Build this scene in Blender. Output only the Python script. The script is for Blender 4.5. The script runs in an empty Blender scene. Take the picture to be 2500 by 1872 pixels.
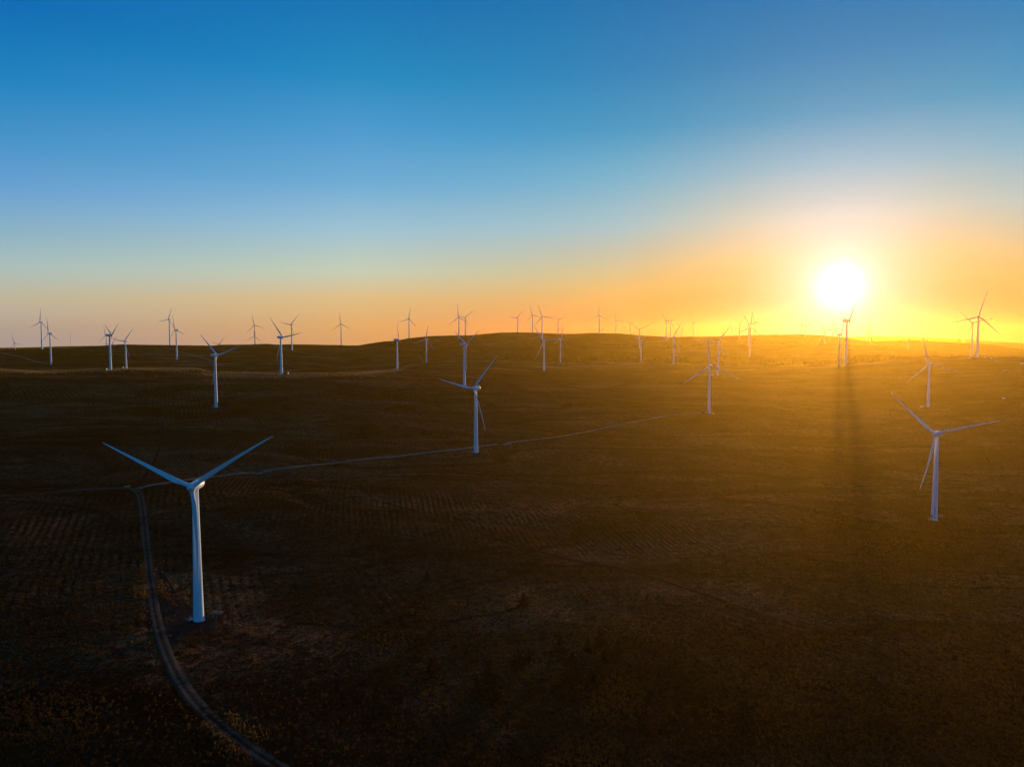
import bpy, bmesh, math, random
import numpy as np
from mathutils import Vector, Matrix, Quaternion

random.seed(7)
RNG = np.random.default_rng(11)
SC = bpy.context.scene
COL = SC.collection
R = math.radians

# ------------------------------------------------------------------ camera
CAM_H = 122.0                       # height of the drone above the near moor
FPX, CX, CY, YH = 1734.0, 1250.0, 936.0, 831.0
PITCH = math.atan((CY - YH) / FPX)
CP, SP = math.cos(PITCH), math.sin(PITCH)
cam_data = bpy.data.cameras.new('camera')
cam_data.sensor_width = 36.0
cam_data.lens = FPX / 2500.0 * 36.0
cam_data.clip_start = 1.0
cam_data.clip_end = 60000.0
cam = bpy.data.objects.new('camera', cam_data)
COL.objects.link(cam)
cam.location = (0, 0, CAM_H)
cam.rotation_euler = (R(90) - PITCH, 0, 0)
SC.camera = cam


def ray(px, py):
    """direction (X/Y, 1, Z/Y) from the survey point of the photograph, used to read off real positions"""
    x = (px - CX) / FPX
    y = -(py - CY) / FPX
    X, Y, Z = x, CP + SP * y, -SP + CP * y
    return X / Y, Z / Y


# ------------------------------------------------------------------ helpers
def tag(o, label=None, cat=None, group=None, kind=None):
    if label: o['label'] = label
    if cat: o['category'] = cat
    if group: o['group'] = group
    if kind: o['kind'] = kind
    return o


def empty(name, loc=(0, 0, 0), rz=0.0, s=1.0):
    o = bpy.data.objects.new(name, None)
    o.empty_display_size = 1.0
    COL.objects.link(o)
    o.location = loc
    o.rotation_euler = (0, 0, rz)
    o.scale = (s, s, s)
    return o


def link(name, me, mat, parent=None, loc=(0, 0, 0), rot=(0, 0, 0)):
    o = bpy.data.objects.new(name, me)
    COL.objects.link(o)
    if mat is not None and not me.materials:
        me.materials.append(mat)
    o.location = loc
    o.rotation_euler = rot
    if parent: o.parent = parent
    return o


def bm_mesh(name, bm, smooth=True, angle=40):
    bmesh.ops.recalc_face_normals(bm, faces=bm.faces)
    me = bpy.data.meshes.new(name)
    bm.to_mesh(me)
    bm.free()
    if smooth:
        me.shade_smooth()
        if angle is not None:
            me.set_sharp_from_angle(angle=R(angle))
    return me


def np_mesh(name, verts, faces, smooth=False):
    """verts (n,3) float, faces (m,k) int with constant k"""
    me = bpy.data.meshes.new(name)
    v = np.asarray(verts, dtype=np.float32)
    f = np.asarray(faces, dtype=np.int32)
    m, k = f.shape
    me.vertices.add(len(v))
    me.vertices.foreach_set('co', v.ravel())
    me.loops.add(m * k)
    me.loops.foreach_set('vertex_index', f.ravel())
    me.polygons.add(m)
    me.polygons.foreach_set('loop_start', np.arange(0, m * k, k, dtype=np.int32))
    me.polygons.foreach_set('loop_total', np.full(m, k, dtype=np.int32))
    me.update(calc_edges=True)
    me.validate()
    if smooth: me.shade_smooth()
    return me


def lathe(bm, prof, n=24, axis='Z', cap0=True, cap1=True, sx=1.0, sy=1.0, off=(0, 0, 0)):
    """prof: list of (radius, height)"""
    rings = []
    for r_, h_ in prof:
        ring = []
        for i in range(n):
            a = 2 * math.pi * i / n
            if axis == 'Z': p = (r_ * math.cos(a) * sx, r_ * math.sin(a) * sy, h_)
            else: p = (r_ * math.cos(a) * sx, h_, r_ * math.sin(a) * sy)
            ring.append(bm.verts.new((p[0] + off[0], p[1] + off[1], p[2] + off[2])))
        rings.append(ring)
    for a, b in zip(rings[:-1], rings[1:]):
        for i in range(n):
            j = (i + 1) % n
            bm.faces.new((a[i], a[j], b[j], b[i]))
    if cap0: bm.faces.new(rings[0][::-1])
    if cap1: bm.faces.new(rings[-1])


def box(bm, c, d, bevel=0.0, rz=0.0):
    r = bmesh.ops.create_cube(bm, size=1.0)
    vs = r['verts']
    bmesh.ops.scale(bm, vec=d, verts=vs)
    if bevel:
        es = list({e for v in vs for e in v.link_edges})
        rb = bmesh.ops.bevel(bm, geom=es, offset=bevel, segments=2, affect='EDGES')
        vs = list({v for f in rb['faces'] for v in f.verts} | {v for v in vs if v.is_valid})
    if rz: bmesh.ops.rotate(bm, cent=(0, 0, 0), matrix=Matrix.Rotation(rz, 3, 'Z'), verts=vs)
    bmesh.ops.translate(bm, vec=c, verts=vs)


# ------------------------------------------------------------------ materials
def nodes_of(mat):
    mat.use_nodes = True
    nt = mat.node_tree
    return nt, nt.nodes['Principled BSDF'], nt.nodes['Material Output']


def simple(name, col, rough=0.8, var=0.12, scale=1.5, metallic=0.0, spec=0.3):
    m = bpy.data.materials.new(name)
    nt, b, _ = nodes_of(m)
    tc = nt.nodes.new('ShaderNodeTexCoord')
    nz = nt.nodes.new('ShaderNodeTexNoise')
    nz.inputs['Scale'].default_value = scale
    nz.inputs['Detail'].default_value = 5
    nt.links.new(tc.outputs['Object'], nz.inputs['Vector'])
    rp = nt.nodes.new('ShaderNodeValToRGB')
    rp.color_ramp.elements[0].position = 0.3
    rp.color_ramp.elements[1].position = 0.7
    rp.color_ramp.elements[0].color = [c * (1 - var) for c in col] + [1]
    rp.color_ramp.elements[1].color = [min(1, c * (1 + var)) for c in col] + [1]
    nt.links.new(nz.outputs['Fac'], rp.inputs['Fac'])
    nt.links.new(rp.outputs['Color'], b.inputs['Base Color'])
    b.inputs['Roughness'].default_value = rough
    b.inputs['Metallic'].default_value = metallic
    b.inputs['Specular IOR Level'].default_value = spec
    return m


MAT_WHITE = simple('turbine_paint', (0.78, 0.79, 0.79), 0.5, 0.05, 0.35, spec=0.22)
MAT_BLADE = simple('blade_gelcoat', (0.78, 0.79, 0.79), 0.46, 0.04, 0.3, spec=0.25)
MAT_DARK = simple('dark_vent', (0.035, 0.04, 0.045), 0.6, 0.2, 3)
MAT_DOOR = simple('grey_door', (0.06, 0.065, 0.065), 0.7, 0.1, 3, spec=0.1)
MAT_STEEL = simple('galvanised_steel', (0.45, 0.46, 0.47), 0.45, 0.12, 4, metallic=0.6)
MAT_KIOSK = simple('kiosk_green', (0.014, 0.018, 0.014), 0.85, 0.2, 2, spec=0.0)
MAT_ROOF = simple('kiosk_roof', (0.11, 0.10, 0.09), 0.8, 0.12, 2, spec=0.0)
MAT_YELLOW = simple('yellow_paint', (0.62, 0.47, 0.03), 0.5, 0.1, 2)
MAT_PALE = simple('pale_panel', (0.72, 0.70, 0.64), 0.5, 0.08, 2)
MAT_BARK = simple('bark', (0.022, 0.016, 0.012), 0.95, 0.3, 3, spec=0.0)
MAT_STONE = simple('pale_stone', (0.38, 0.36, 0.32), 0.85, 0.2, 1.2)
MAT_INK = simple('dark_lettering', (0.04, 0.04, 0.05), 0.6, 0.1, 3)


def foliage(name, c0, c1, trans=0.25, scale=0.6, spec=0.0):
    m = bpy.data.materials.new(name)
    nt, b, out = nodes_of(m)
    geo = nt.nodes.new('ShaderNodeNewGeometry')
    nz = nt.nodes.new('ShaderNodeTexNoise')
    nz.inputs['Scale'].default_value = scale
    nz.inputs['Detail'].default_value = 4
    nt.links.new(geo.outputs['Position'], nz.inputs['Vector'])
    rp = nt.nodes.new('ShaderNodeValToRGB')
    rp.color_ramp.elements[0].position = 0.35
    rp.color_ramp.elements[1].position = 0.65
    rp.color_ramp.elements[0].color = (*c0, 1)
    rp.color_ramp.elements[1].color = (*c1, 1)
    nt.links.new(nz.outputs['Fac'], rp.inputs['Fac'])
    nt.links.new(rp.outputs['Color'], b.inputs['Base Color'])
    b.inputs['Roughness'].default_value = 0.85
    b.inputs['Specular IOR Level'].default_value = spec
    if trans > 0:
        tr = nt.nodes.new('ShaderNodeBsdfTranslucent')
        nt.links.new(rp.outputs['Color'], tr.inputs['Color'])
        mx = nt.nodes.new('ShaderNodeMixShader')
        mx.inputs[0].default_value = trans
        nt.links.new(b.outputs[0], mx.inputs[1])
        nt.links.new(tr.outputs[0], mx.inputs[2])
        nt.links.new(mx.outputs[0], out.inputs['Surface'])
    return m


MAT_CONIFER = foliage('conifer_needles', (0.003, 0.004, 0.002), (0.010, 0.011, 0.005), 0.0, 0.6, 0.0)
MAT_GRASS = foliage('moor_grass', (0.034, 0.018, 0.007), (0.095, 0.050, 0.016), 0.45, 0.03)
MAT_VERGEGRASS = foliage('verge_grass', (0.050, 0.026, 0.009), (0.150, 0.080, 0.027), 0.5, 0.08)
MAT_TAWNY = foliage('tawny_grass', (0.150, 0.080, 0.028), (0.300, 0.170, 0.065), 0.5, 0.02)
MAT_HEATHER = foliage('heather', (0.014, 0.009, 0.005), (0.040, 0.020, 0.009), 0.2, 0.03)

NISH = 0.003
HAZE_D = 4.8e-5
HAZE_G = 0.785
HAZE_COL = (1.0, 0.545, 0.06, 1)

# ------------------------------------------------------------------ terrain
def vnoise(x, y, seed):
    """smooth value noise in [-1, 1]"""
    xi = np.floor(x).astype(np.int64); yi = np.floor(y).astype(np.int64)
    fx = x - xi; fy = y - yi
    fx = fx * fx * fx * (fx * (fx * 6 - 15) + 10); fy = fy * fy * fy * (fy * (fy * 6 - 15) + 10)

    def h(a, b):
        n = (a * 374761393 + b * 668265263 + seed * 974634777) & 0x7fffffff
        n = ((n ^ (n >> 13)) * 1274126177) & 0x7fffffff
        n = n ^ (n >> 16)
        return (n & 0xffff) / 32767.5 - 1.0
    v00 = h(xi, yi); v10 = h(xi + 1, yi); v01 = h(xi, yi + 1); v11 = h(xi + 1, yi + 1)
    return (v00 * (1 - fx) + v10 * fx) * (1 - fy) + (v01 * (1 - fx) + v11 * fx) * fy


def fbm(x, y, wl, octv, seed):
    s = 0; a = 1.0
    for k in range(octv):
        c, d = math.cos(k * 1.1 + .4), math.sin(k * 1.1 + .4)
        s = s + a * vnoise((c * x - d * y) / wl, (d * x + c * y) / wl, seed + k)
        wl *= 0.5; a *= 0.5
    return s


# Level lines of the land, near to far.  ('z': entries are (photo x, distance, height relative to the drone);
# 'y': entries are (photo x, photo y, distance))
LINES = [
    ('z', [(0, 45, -117), (2500, 45, -117)]),
    ('z', [(0, 200, -116.5), (480, 200, -117), (1250, 200, -120), (2500, 200, -124)]),
    ('z', [(0, 300, -114), (481, 300, -117), (1250, 300, -119), (2500, 300, -124)]),
    ('z', [(0, 475, -103), (520, 475, -107), (1250, 475, -111), (2284, 475, -120.5), (2500, 475, -120)]),
    ('z', [(0, 640, -92), (520, 640, -94), (1161, 640, -102), (1700, 640, -110), (2284, 640, -113), (2500, 640, -111)]),
    ('z', [(0, 850, -74), (524, 850, -79.5), (1000, 850, -78), (1250, 850, -83), (1731, 870, -91), (2000, 870, -99), (2268, 870, -98), (2500, 870, -94)]),
    ('y', [(0, 917, 1010), (300, 921, 1010), (524, 931, 1000), (800, 936, 1000), (1133, 945, 1000), (1400, 948, 1080), (1755, 950, 1100), (2000, 972, 1060), (2268, 975, 1040), (2500, 960, 1040)]),
    # crest of the near moor / field edge below the wood
    ('y', [(-400, 899, 1240), (0, 901, 1240), (85, 905, 1240), (150, 904, 1240), (270, 901, 1240), (400, 899.5, 1260), (485, 900.5, 1230), (517, 909, 1190), (686, 913, 1140), (825, 909.5, 1190), (968, 902, 1390), (1040, 884.5, 1800), (1133, 881, 1850), (1220, 881, 1850), (1370, 884, 1880), (1567, 884, 1930), (1645, 885.5, 1740), (1755, 888, 1750), (1900, 891, 1600), (2050, 890, 1500), (2180, 880, 1480), (2270, 872.5, 1500), (2400, 870, 1500), (2500, 869, 1500), (2900, 866, 1500)]),
    # hollow behind it
    ('y', [(-400, 915, 1480), (0, 915, 1480), (121, 912, 1480), (270, 912, 1500), (485, 914, 1500), (686, 916, 1480), (825, 912, 1500), (968, 902, 1600), (1040, 886, 1990), (1133, 880, 2000), (1220, 876, 2000), (1370, 876, 2020), (1567, 879, 2030), (1645, 881, 1930), (1755, 885, 1930), (1900, 890, 1830), (2050, 890, 1760), (2180, 884, 1760), (2270, 878, 1780), (2400, 880, 1800), (2500, 880, 1800)]),
    # hill face / first wooded rise
    ('y', [(-400, 874, 1800), (0, 872, 1790), (100, 870, 1790), (250, 878, 1700), (429, 877, 1775), (600, 872, 1850), (711, 856, 2000), (831, 866, 2010), (998, 860, 2040), (1060, 842, 2150), (1120, 830, 2180), (1220, 829.5, 2230), (1325, 828, 2260), (1400, 832, 2240), (1460, 841, 2230), (1520, 844, 2230), (1562, 846, 2220), (1620, 849.5, 2210), (1690, 844.5, 2230), (1780, 840, 2240), (1950, 839.5, 2240), (2020, 842, 2240), (2080, 845, 2230), (2150, 848, 2220), (2250, 857, 2200), (2350, 866, 2200), (2500, 872, 2200)]),
    ('y', [(-400, 868, 1900), (0, 862, 1900), (100, 858, 1900), (250, 860, 1920), (429, 858, 1940), (600, 855, 2010), (711, 849, 2080), (831, 852, 2170), (998, 843, 2160), (1060, 836, 2240), (1120, 829, 2280), (1220, 829, 2340), (1325, 830, 2370), (1400, 834, 2370), (1460, 845, 2370), (1562, 850, 2370), (1690, 850, 2370), (1780, 847, 2370), (1950, 847, 2370), (2080, 852, 2370), (2250, 860, 2370), (2500, 868, 2370)]),
    # main skyline ridge
    ('y', [(-400, 858, 2000), (0, 854.5, 2000), (80, 852.5, 2000), (160, 850, 2020), (220, 846, 2040), (255, 844, 2060), (300, 841, 2080), (340, 842, 2080), (440, 843.5, 2080), (480, 843, 2120), (540, 841, 2180), (620, 840, 2200), (647, 839.5, 2200), (720, 841, 2220), (830, 843.2, 2350), (870, 844.5, 2360), (900, 839.5, 2340), (935, 834, 2320), (970, 829, 2300), (1000, 825, 2300), (1060, 820, 2360), (1120, 819, 2420), (1150, 818.5, 2460), (1220, 812, 2540), (1265, 811.5, 2560), (1310, 811.7, 2560), (1365, 814.3, 2540), (1400, 814, 2520), (1450, 813, 2500), (1520, 815, 2500), (1570, 819, 2500), (1600, 821, 2500), (1640, 821.6, 2520), (1700, 821.6, 2560), (1780, 819, 2620), (1830, 817.5, 2640), (1900, 816.8, 2660), (1960, 816.5, 2680), (2000, 818, 2700), (2040, 821, 2720), (2080, 827, 2740), (2130, 834, 2760), (2170, 832.3, 2840), (2215, 830, 2900), (2270, 832.5, 2920), (2340, 836.5, 2940), (2400, 839, 2960), (2450, 845.5, 2960), (2500, 852, 2960), (2700, 858, 2960)]),
    # behind the ridge
    ('z', [(-400, 2900, -64), (0, 2900, -62), (500, 2900, -64), (900, 2900, -40), (1100, 2950, -8), (1300, 3050, -2), (2000, 3300, -8), (2200, 3400, -34), (2500, 3400, -70)]),
    ('z', [(-400, 3500, -66), (0, 3500, -62), (500, 3500, -50), (900, 3500, -40), (1300, 3600, -2), (2000, 3750, -16), (2200, 3800, -34), (2500, 3800, -50)]),
    # far plateaus
    ('y', [(-400, 849.5, 4300), (0, 849, 4300), (70, 848.3, 4300), (130, 846, 4300), (170, 845, 4300), (250, 844, 4300), (500, 846, 4300), (900, 846, 4300), (1300, 834, 4300), (2000, 838, 4400), (2200, 842, 4400), (2400, 841, 4300), (2430, 837, 4300), (2460, 835.5, 4300), (2500, 838, 4300), (2600, 842, 4300)]),
    ('z', [(0, 4900, -62), (1300, 4900, -40), (2500, 4900, -60)]),
    ('y', [(-400, 846, 5600), (900, 843, 5600), (1900, 830, 5600), (2060, 822, 5600), (2150, 821.6, 5600), (2250, 823.3, 5600), (2330, 823.6, 5600), (2400, 823.2, 5600), (2450, 821.8, 5600), (2600, 823, 5600)]),
    ('z', [(0, 6100, -90), (2500, 6100, -40)]),
    ('z', [(0, 14000, -110), (2500, 14000, -90)]),
]
NT = 1100                                             # bearings inside the surveyed sector
TT = np.linspace(-0.95, 0.95, NT)
_LY, _LZ = [], []
for kind, pts in LINES:
    if kind == 'z': P = [((x - CX) / FPX, Y, z) for x, Y, z in pts]
    else: P = [(ray(x, y)[0], Y, ray(x, y)[1] * Y) for x, y, Y in pts]
    P = np.array(sorted(P))
    # gently rounded interpolation along the line
    yy = np.interp(TT, P[:, 0], P[:, 1]); zz = np.interp(TT, P[:, 0], P[:, 2])
    k = np.hanning(11); k /= k.sum()
    pad = lambda a: np.convolve(np.pad(a, 5, mode='edge'), k, 'valid')
    _LY.append(pad(yy)); _LZ.append(pad(zz))
_LY = np.array(_LY); _LZ = np.array(_LZ)              # (lines, bearings)


def pchip_cols(Yk, Zk, Yq):
    """monotone cubic per column; Yk, Zk (n, cols), Yq (m, cols)"""
    n = Yk.shape[0]
    h = np.diff(Yk, axis=0); d = np.diff(Zk, axis=0) / h
    m = np.zeros_like(Zk)
    w1 = 2 * h[1:] + h[:-1]; w2 = h[1:] + 2 * h[:-1]
    same = (d[:-1] * d[1:]) > 0
    with np.errstate(divide='ignore', invalid='ignore'):
        mm = (w1 + w2) / (w1 / d[:-1] + w2 / d[1:])
    m[1:-1] = np.where(same, mm, 0)
    m[0] = d[0]; m[-1] = d[-1]
    out = np.empty_like(Yq)
    for c in range(Yk.shape[1]):
        i = np.clip(np.searchsorted(Yk[:, c], Yq[:, c]) - 1, 0, n - 2)
        t = np.clip((Yq[:, c] - Yk[i, c]) / h[i, c], 0, 1); hh = h[i, c]
        t2 = t * t; t3 = t2 * t
        out[:, c] = ((2 * t3 - 3 * t2 + 1) * Zk[i, c] + (t3 - 2 * t2 + t) * hh * m[i, c]
                     + (-2 * t3 + 3 * t2) * Zk[i + 1, c] + (t3 - t2) * hh * m[i + 1, c])
    return out


NY = 900
LOGY = np.linspace(math.log(45), math.log(14000), NY)
_YQ = np.repeat(np.exp(LOGY)[:, None], NT, 1)
_BASE = pchip_cols(_LY, _LZ, _YQ) + CAM_H


def relief(X, Y):
    d = np.hypot(X, Y)
    w = np.clip((d - 120) / 200, 0, 1)
    z = 1.2 * fbm(X, Y, 150, 3, 3) * w * np.clip((5000 - d) / 3000, 0, 1)
    m_ = np.clip((Y - 330) / 120, 0, 1) * np.clip((1080 - Y) / 120, 0, 1)
    z = z + m_ * (1.6 * fbm(X, Y * 1.6, 210, 2, 33) - 3.2 * np.clip(0.16 - np.abs(fbm(X, Y * 1.3, 330, 3, 43)), 0, 1) * 4)
    z = z + 0.35 * fbm(X, Y, 22, 3, 9) * np.clip((1800 - d) / 600, 0, 1)
    # gullies and slumps on the far hill faces
    g = np.clip((d - 1450) / 300, 0, 1) * np.clip((2900 - d) / 400, 0, 1)
    z = z - g * 2.5 * np.clip(0.25 - np.abs(fbm(X, Y * 0.6, 260, 3, 21)), 0, 1) * 4
    return z


def height(X, Y):
    X = np.asarray(X, float); Y = np.asarray(Y, float)
    r = np.hypot(X, Y)
    phi = np.clip(np.arctan2(X, Y), -0.74, 0.74)
    t = np.tan(phi); ye = np.clip(r * np.cos(phi), 45, 13999)
    ti = np.clip((t - TT[0]) / (TT[1] - TT[0]), 0, NT - 1.001); i = ti.astype(int); fi = ti - i
    yi = np.clip((np.log(ye) - LOGY[0]) / (LOGY[1] - LOGY[0]), 0, NY - 1.001); j = yi.astype(int); fj = yi - j
    z = ((_BASE[j, i] * (1 - fi) + _BASE[j, i + 1] * fi) * (1 - fj)
         + (_BASE[j + 1, i] * (1 - fi) + _BASE[j + 1, i + 1] * fi) * fj)
    return z + relief(X, Y)


def hit(px, py, y0=120.0, y1=5200.0):
    """first meeting of a line of sight with the land -> (X, Y, Z)"""
    tx, tz = ray(px, py)
    Y = np.exp(np.linspace(math.log(y0), math.log(y1), 4000))
    below = (tz * Y + CAM_H) < height(tx * Y, Y)
    k = int(np.argmax(below)) if below.any() else len(Y) - 1
    y = float(Y[k])
    return tx * y, y, float(height(tx * y, y))


# the sheet of ground: polar grid, fine in front, coarse behind
front = np.linspace(-0.78, 0.78, 1000)
back = np.linspace(0.78, 2 * math.pi - 0.78, 60)[1:-1]
AZ = np.concatenate([front, back])
RR = np.exp(np.linspace(math.log(40), math.log(6400), 760))
A_, R_ = np.meshgrid(AZ, RR)
GX = R_ * np.sin(A_); GY = R_ * np.cos(A_)
GZ = height(GX, GY)
nA, nR = len(AZ), len(RR)
gv = np.stack([GX.ravel(), GY.ravel(), GZ.ravel()], 1)
ii, jj = np.meshgrid(np.arange(nA), np.arange(nR - 1))
a = jj * nA + ii; b = jj * nA + (ii + 1) % nA
gf = np.stack([a, a + nA, b + nA, b], -1).reshape(-1, 4)
ground_me = np_mesh('ground', gv, gf, smooth=True)
# close the small hole under the drone
bm = bmesh.new(); bm.from_mesh(ground_me); bm.verts.ensure_lookup_table()
bm.faces.new([bm.verts[i] for i in range(nA)][::-1]); bm.to_mesh(ground_me); bm.free()
ground_me.shade_smooth()


def ground_material():
    m = bpy.data.materials.new('moorland')
    nt, b, out = nodes_of(m)
    N = nt.nodes.new; L = nt.links.new
    geo = N('ShaderNodeNewGeometry')
    pos = geo.outputs['Position']

    def noise(scale, detail=5, rough=0.55, vec=None, dist=0.0):
        n = N('ShaderNodeTexNoise')
        n.inputs['Scale'].default_value = scale
        n.inputs['Detail'].default_value = detail
        n.inputs['Roughness'].default_value = rough
        n.inputs['Distortion'].default_value = dist
        L(vec if vec is not None else pos, n.inputs['Vector'])
        return n.outputs['Fac']

    def ramp(fac, stops):
        r_ = N('ShaderNodeValToRGB')
        el = r_.color_ramp.elements
        while len(el) < len(stops): el.new(0.5)
        for e, (p, c) in zip(el, stops):
            e.position = p; e.color = (*c, 1) if len(c) == 3 else c
        L(fac, r_.inputs['Fac'])
        return r_.outputs['Color']

    def math_(op, a_, b_=None, c_=None):
        n = N('ShaderNodeMath'); n.operation = op
        for s, v in zip(n.inputs, (a_, b_, c_)):
            if v is None: continue
            if isinstance(v, (int, float)): s.default_value = v
            else: L(v, s)
        return n.outputs[0]

    def mix(fac, c1, c2, mode='MIX'):
        n = N('ShaderNodeMix'); n.data_type = 'RGBA'; n.blend_type = mode
        for s, v in ((n.inputs[0], fac), (n.inputs[6], c1), (n.inputs[7], c2)):
            if isinstance(v, (int, float)): s.default_value = v
            elif isinstance(v, tuple): s.default_value = (*v, 1)
            else: L(v, s)
        return n.outputs[2]
    # squash noise along the view-independent strike of the moor so patches are elongated
    mp = N('ShaderNodeMapping'); mp.inputs['Scale'].default_value = (0.45, 1.0, 1.0)
    mp.inputs['Rotation'].default_value = (0, 0, R(14))
    L(pos, mp.inputs['Vector'])
    big = noise(0.0045, 6, 0.6, mp.outputs[0], 0.4)
    mid = noise(0.028, 6, 0.62, mp.outputs[0], 0.6)
    fine = noise(0.22, 6, 0.68)
    tuft = noise(0.9, 5, 0.7)
    heather = ramp(tuft, [(0.34, (0.004, 0.003, 0.0025)), (0.52, (0.018, 0.012, 0.008)), (0.68, (0.062, 0.036, 0.018))])
    grass = ramp(tuft, [(0.34, (0.010, 0.007, 0.004)), (0.5, (0.048, 0.030, 0.014)), (0.68, (0.105, 0.064, 0.028))])
    green = ramp(tuft, [(0.34, (0.005, 0.006, 0.003)), (0.55, (0.026, 0.030, 0.012)), (0.70, (0.065, 0.066, 0.028))])
    dark_heather_shade = ramp(tuft, [(0.34, (0.002, 0.0015, 0.001)), (0.60, (0.006, 0.004, 0.003)), (0.78, (0.020, 0.012, 0.007))])
    f1 = ramp(math_('ADD', math_('MULTIPLY', big, 0.55), math_('MULTIPLY', mid, 0.45)), [(0.36, (0.28, 0.28, 0.28)), (0.64, (0.72, 0.72, 0.72))])
    col = mix(f1, heather, grass)
    f2 = ramp(noise(0.011, 5, 0.6, mp.outputs[0], 0.8), [(0.56, (0, 0, 0)), (0.68, (1, 1, 1))])
    col = mix(math_('MULTIPLY', f2, 0.40), col, green)
    f3 = ramp(fine, [(0.36, (0.25, 0.24, 0.23)), (0.50, (0.9, 0.9, 0.9)), (0.66, (1.5, 1.42, 1.3))])
    col = mix(1.0, col, f3, 'MULTIPLY')
    # old plough lines: two headings, each in its own blocks of land
    sep = N('ShaderNodeSeparateXYZ'); L(pos, sep.inputs[0])
    warp = math_('MULTIPLY', math_('SUBTRACT', noise(0.006, 3), 0.5), 16.0)
    wob = math_('MULTIPLY', math_('SUBTRACT', noise(0.09, 3), 0.5), 0.45)

    def rows(head, spacing, lo, hi, sc, seed):
        c, s = math.cos(R(head)), math.sin(R(head))
        u = math_('ADD', math_('MULTIPLY', sep.outputs[0], c), math_('MULTIPLY', sep.outputs[1], -s))
        u = math_('ADD', math_('ADD', u, warp), wob)
        w = math_('SINE', math_('MULTIPLY', u, 2 * math.pi / spacing))
        v = N('ShaderNodeVectorMath'); v.operation = 'ADD'; v.inputs[1].default_value = (seed, seed * 2.3, 0)
        L(mp.outputs[0], v.inputs[0])
        msk = ramp(noise(sc, 3, 0.5, v.outputs[0]), [(lo, (0, 0, 0)), (hi, (1, 1, 1))])
        brk = ramp(noise(0.035, 4, 0.6, v.outputs[0], 0.5), [(0.40, (0.1, 0.1, 0.1)), (0.60, (1, 1, 1))])
        return math_('MULTIPLY', math_('MULTIPLY', w, msk), brk)
    rw = math_('ADD', rows(-26, 4.4, 0.51, 0.61, 0.008, 17.0), rows(-12, 3.6, 0.52, 0.60, 0.005, 301.0))
    rw = math_('ADD', rw, rows(-46, 5.2, 0.54, 0.62, 0.006, 77.0))
    rwf = ramp(math_('MULTIPLY_ADD', rw, 0.5, 0.5), [(0.10, (0.28, 0.26, 0.25)), (0.42, (0.95, 0.95, 0.95)), (0.9, (1.5, 1.42, 1.3))])
    col = mix(1.0, col, rwf, 'MULTIPLY')
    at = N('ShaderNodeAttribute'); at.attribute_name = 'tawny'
    tan_and_sunlight = ramp(tuft, [(0.30, (0.100, 0.062, 0.030)), (0.52, (0.260, 0.160, 0.080)), (0.70, (0.400, 0.260, 0.130))])  # tan grass with the crest sunlight mixed into its colour
    col = mix(math_('MULTIPLY', at.outputs['Fac'], 0.85), col, tan_and_sunlight)
    # the far hill faces: broad drifts of heather, bracken and bleached grass
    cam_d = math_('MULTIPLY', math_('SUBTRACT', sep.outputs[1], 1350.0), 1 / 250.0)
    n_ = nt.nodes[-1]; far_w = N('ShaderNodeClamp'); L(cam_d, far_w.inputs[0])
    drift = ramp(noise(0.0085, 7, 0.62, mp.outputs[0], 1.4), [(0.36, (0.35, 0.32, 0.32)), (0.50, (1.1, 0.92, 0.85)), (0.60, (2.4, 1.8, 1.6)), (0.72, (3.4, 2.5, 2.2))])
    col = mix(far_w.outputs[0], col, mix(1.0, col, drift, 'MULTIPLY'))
    dk = N('ShaderNodeAttribute'); dk.attribute_name = 'heath_and_shade'
    col = mix(dk.outputs['Fac'], col, dark_heather_shade)
    # burnt and wet patches
    f4 = ramp(noise(0.016, 6, 0.62, mp.outputs[0], 1.0), [(0.60, (1, 1, 1)), (0.72, (0.38, 0.36, 0.36))])
    col = mix(1.0, col, f4, 'MULTIPLY')
    # drainage lines: thin dark wandering creases
    gl = math_('ABSOLUTE', math_('SUBTRACT', noise(0.0065, 5, 0.55, mp.outputs[0], 0.9), 0.5))
    col = mix(1.0, col, ramp(gl, [(0.0, (0.30, 0.30, 0.30)), (0.012, (0.42, 0.42, 0.42)), (0.03, (1, 1, 1))]), 'MULTIPLY')
    # broad noise patches of darker and paler ground
    col = mix(1.0, col, ramp(noise(0.013, 5, 0.6, mp.outputs[0], 1.2), [(0.36, (0.38, 0.36, 0.36)), (0.50, (1, 1, 1)), (0.64, (2.2, 2.0, 1.85))]), 'MULTIPLY')
    col = mix(1.0, col, (1.85, 1.36, 1.30), 'MULTIPLY')
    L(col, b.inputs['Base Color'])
    b.inputs['Roughness'].default_value = 0.95
    b.inputs['Specular IOR Level'].default_value = 0.0
    hgt = math_('ADD', math_('MULTIPLY', tuft, 0.9), math_('MULTIPLY', fine, 1.6))
    hgt = math_('ADD', hgt, math_('MULTIPLY', rw, 0.22))
    hgt = math_('ADD', hgt, math_('MULTIPLY', mid, 3.0))
    bp = N('ShaderNodeBump'); bp.inputs['Strength'].default_value = 0.75; bp.inputs['Distance'].default_value = 1.0
    L(hgt, bp.inputs['Height']); L(bp.outputs[0], b.inputs['Normal'])
    return m


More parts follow.
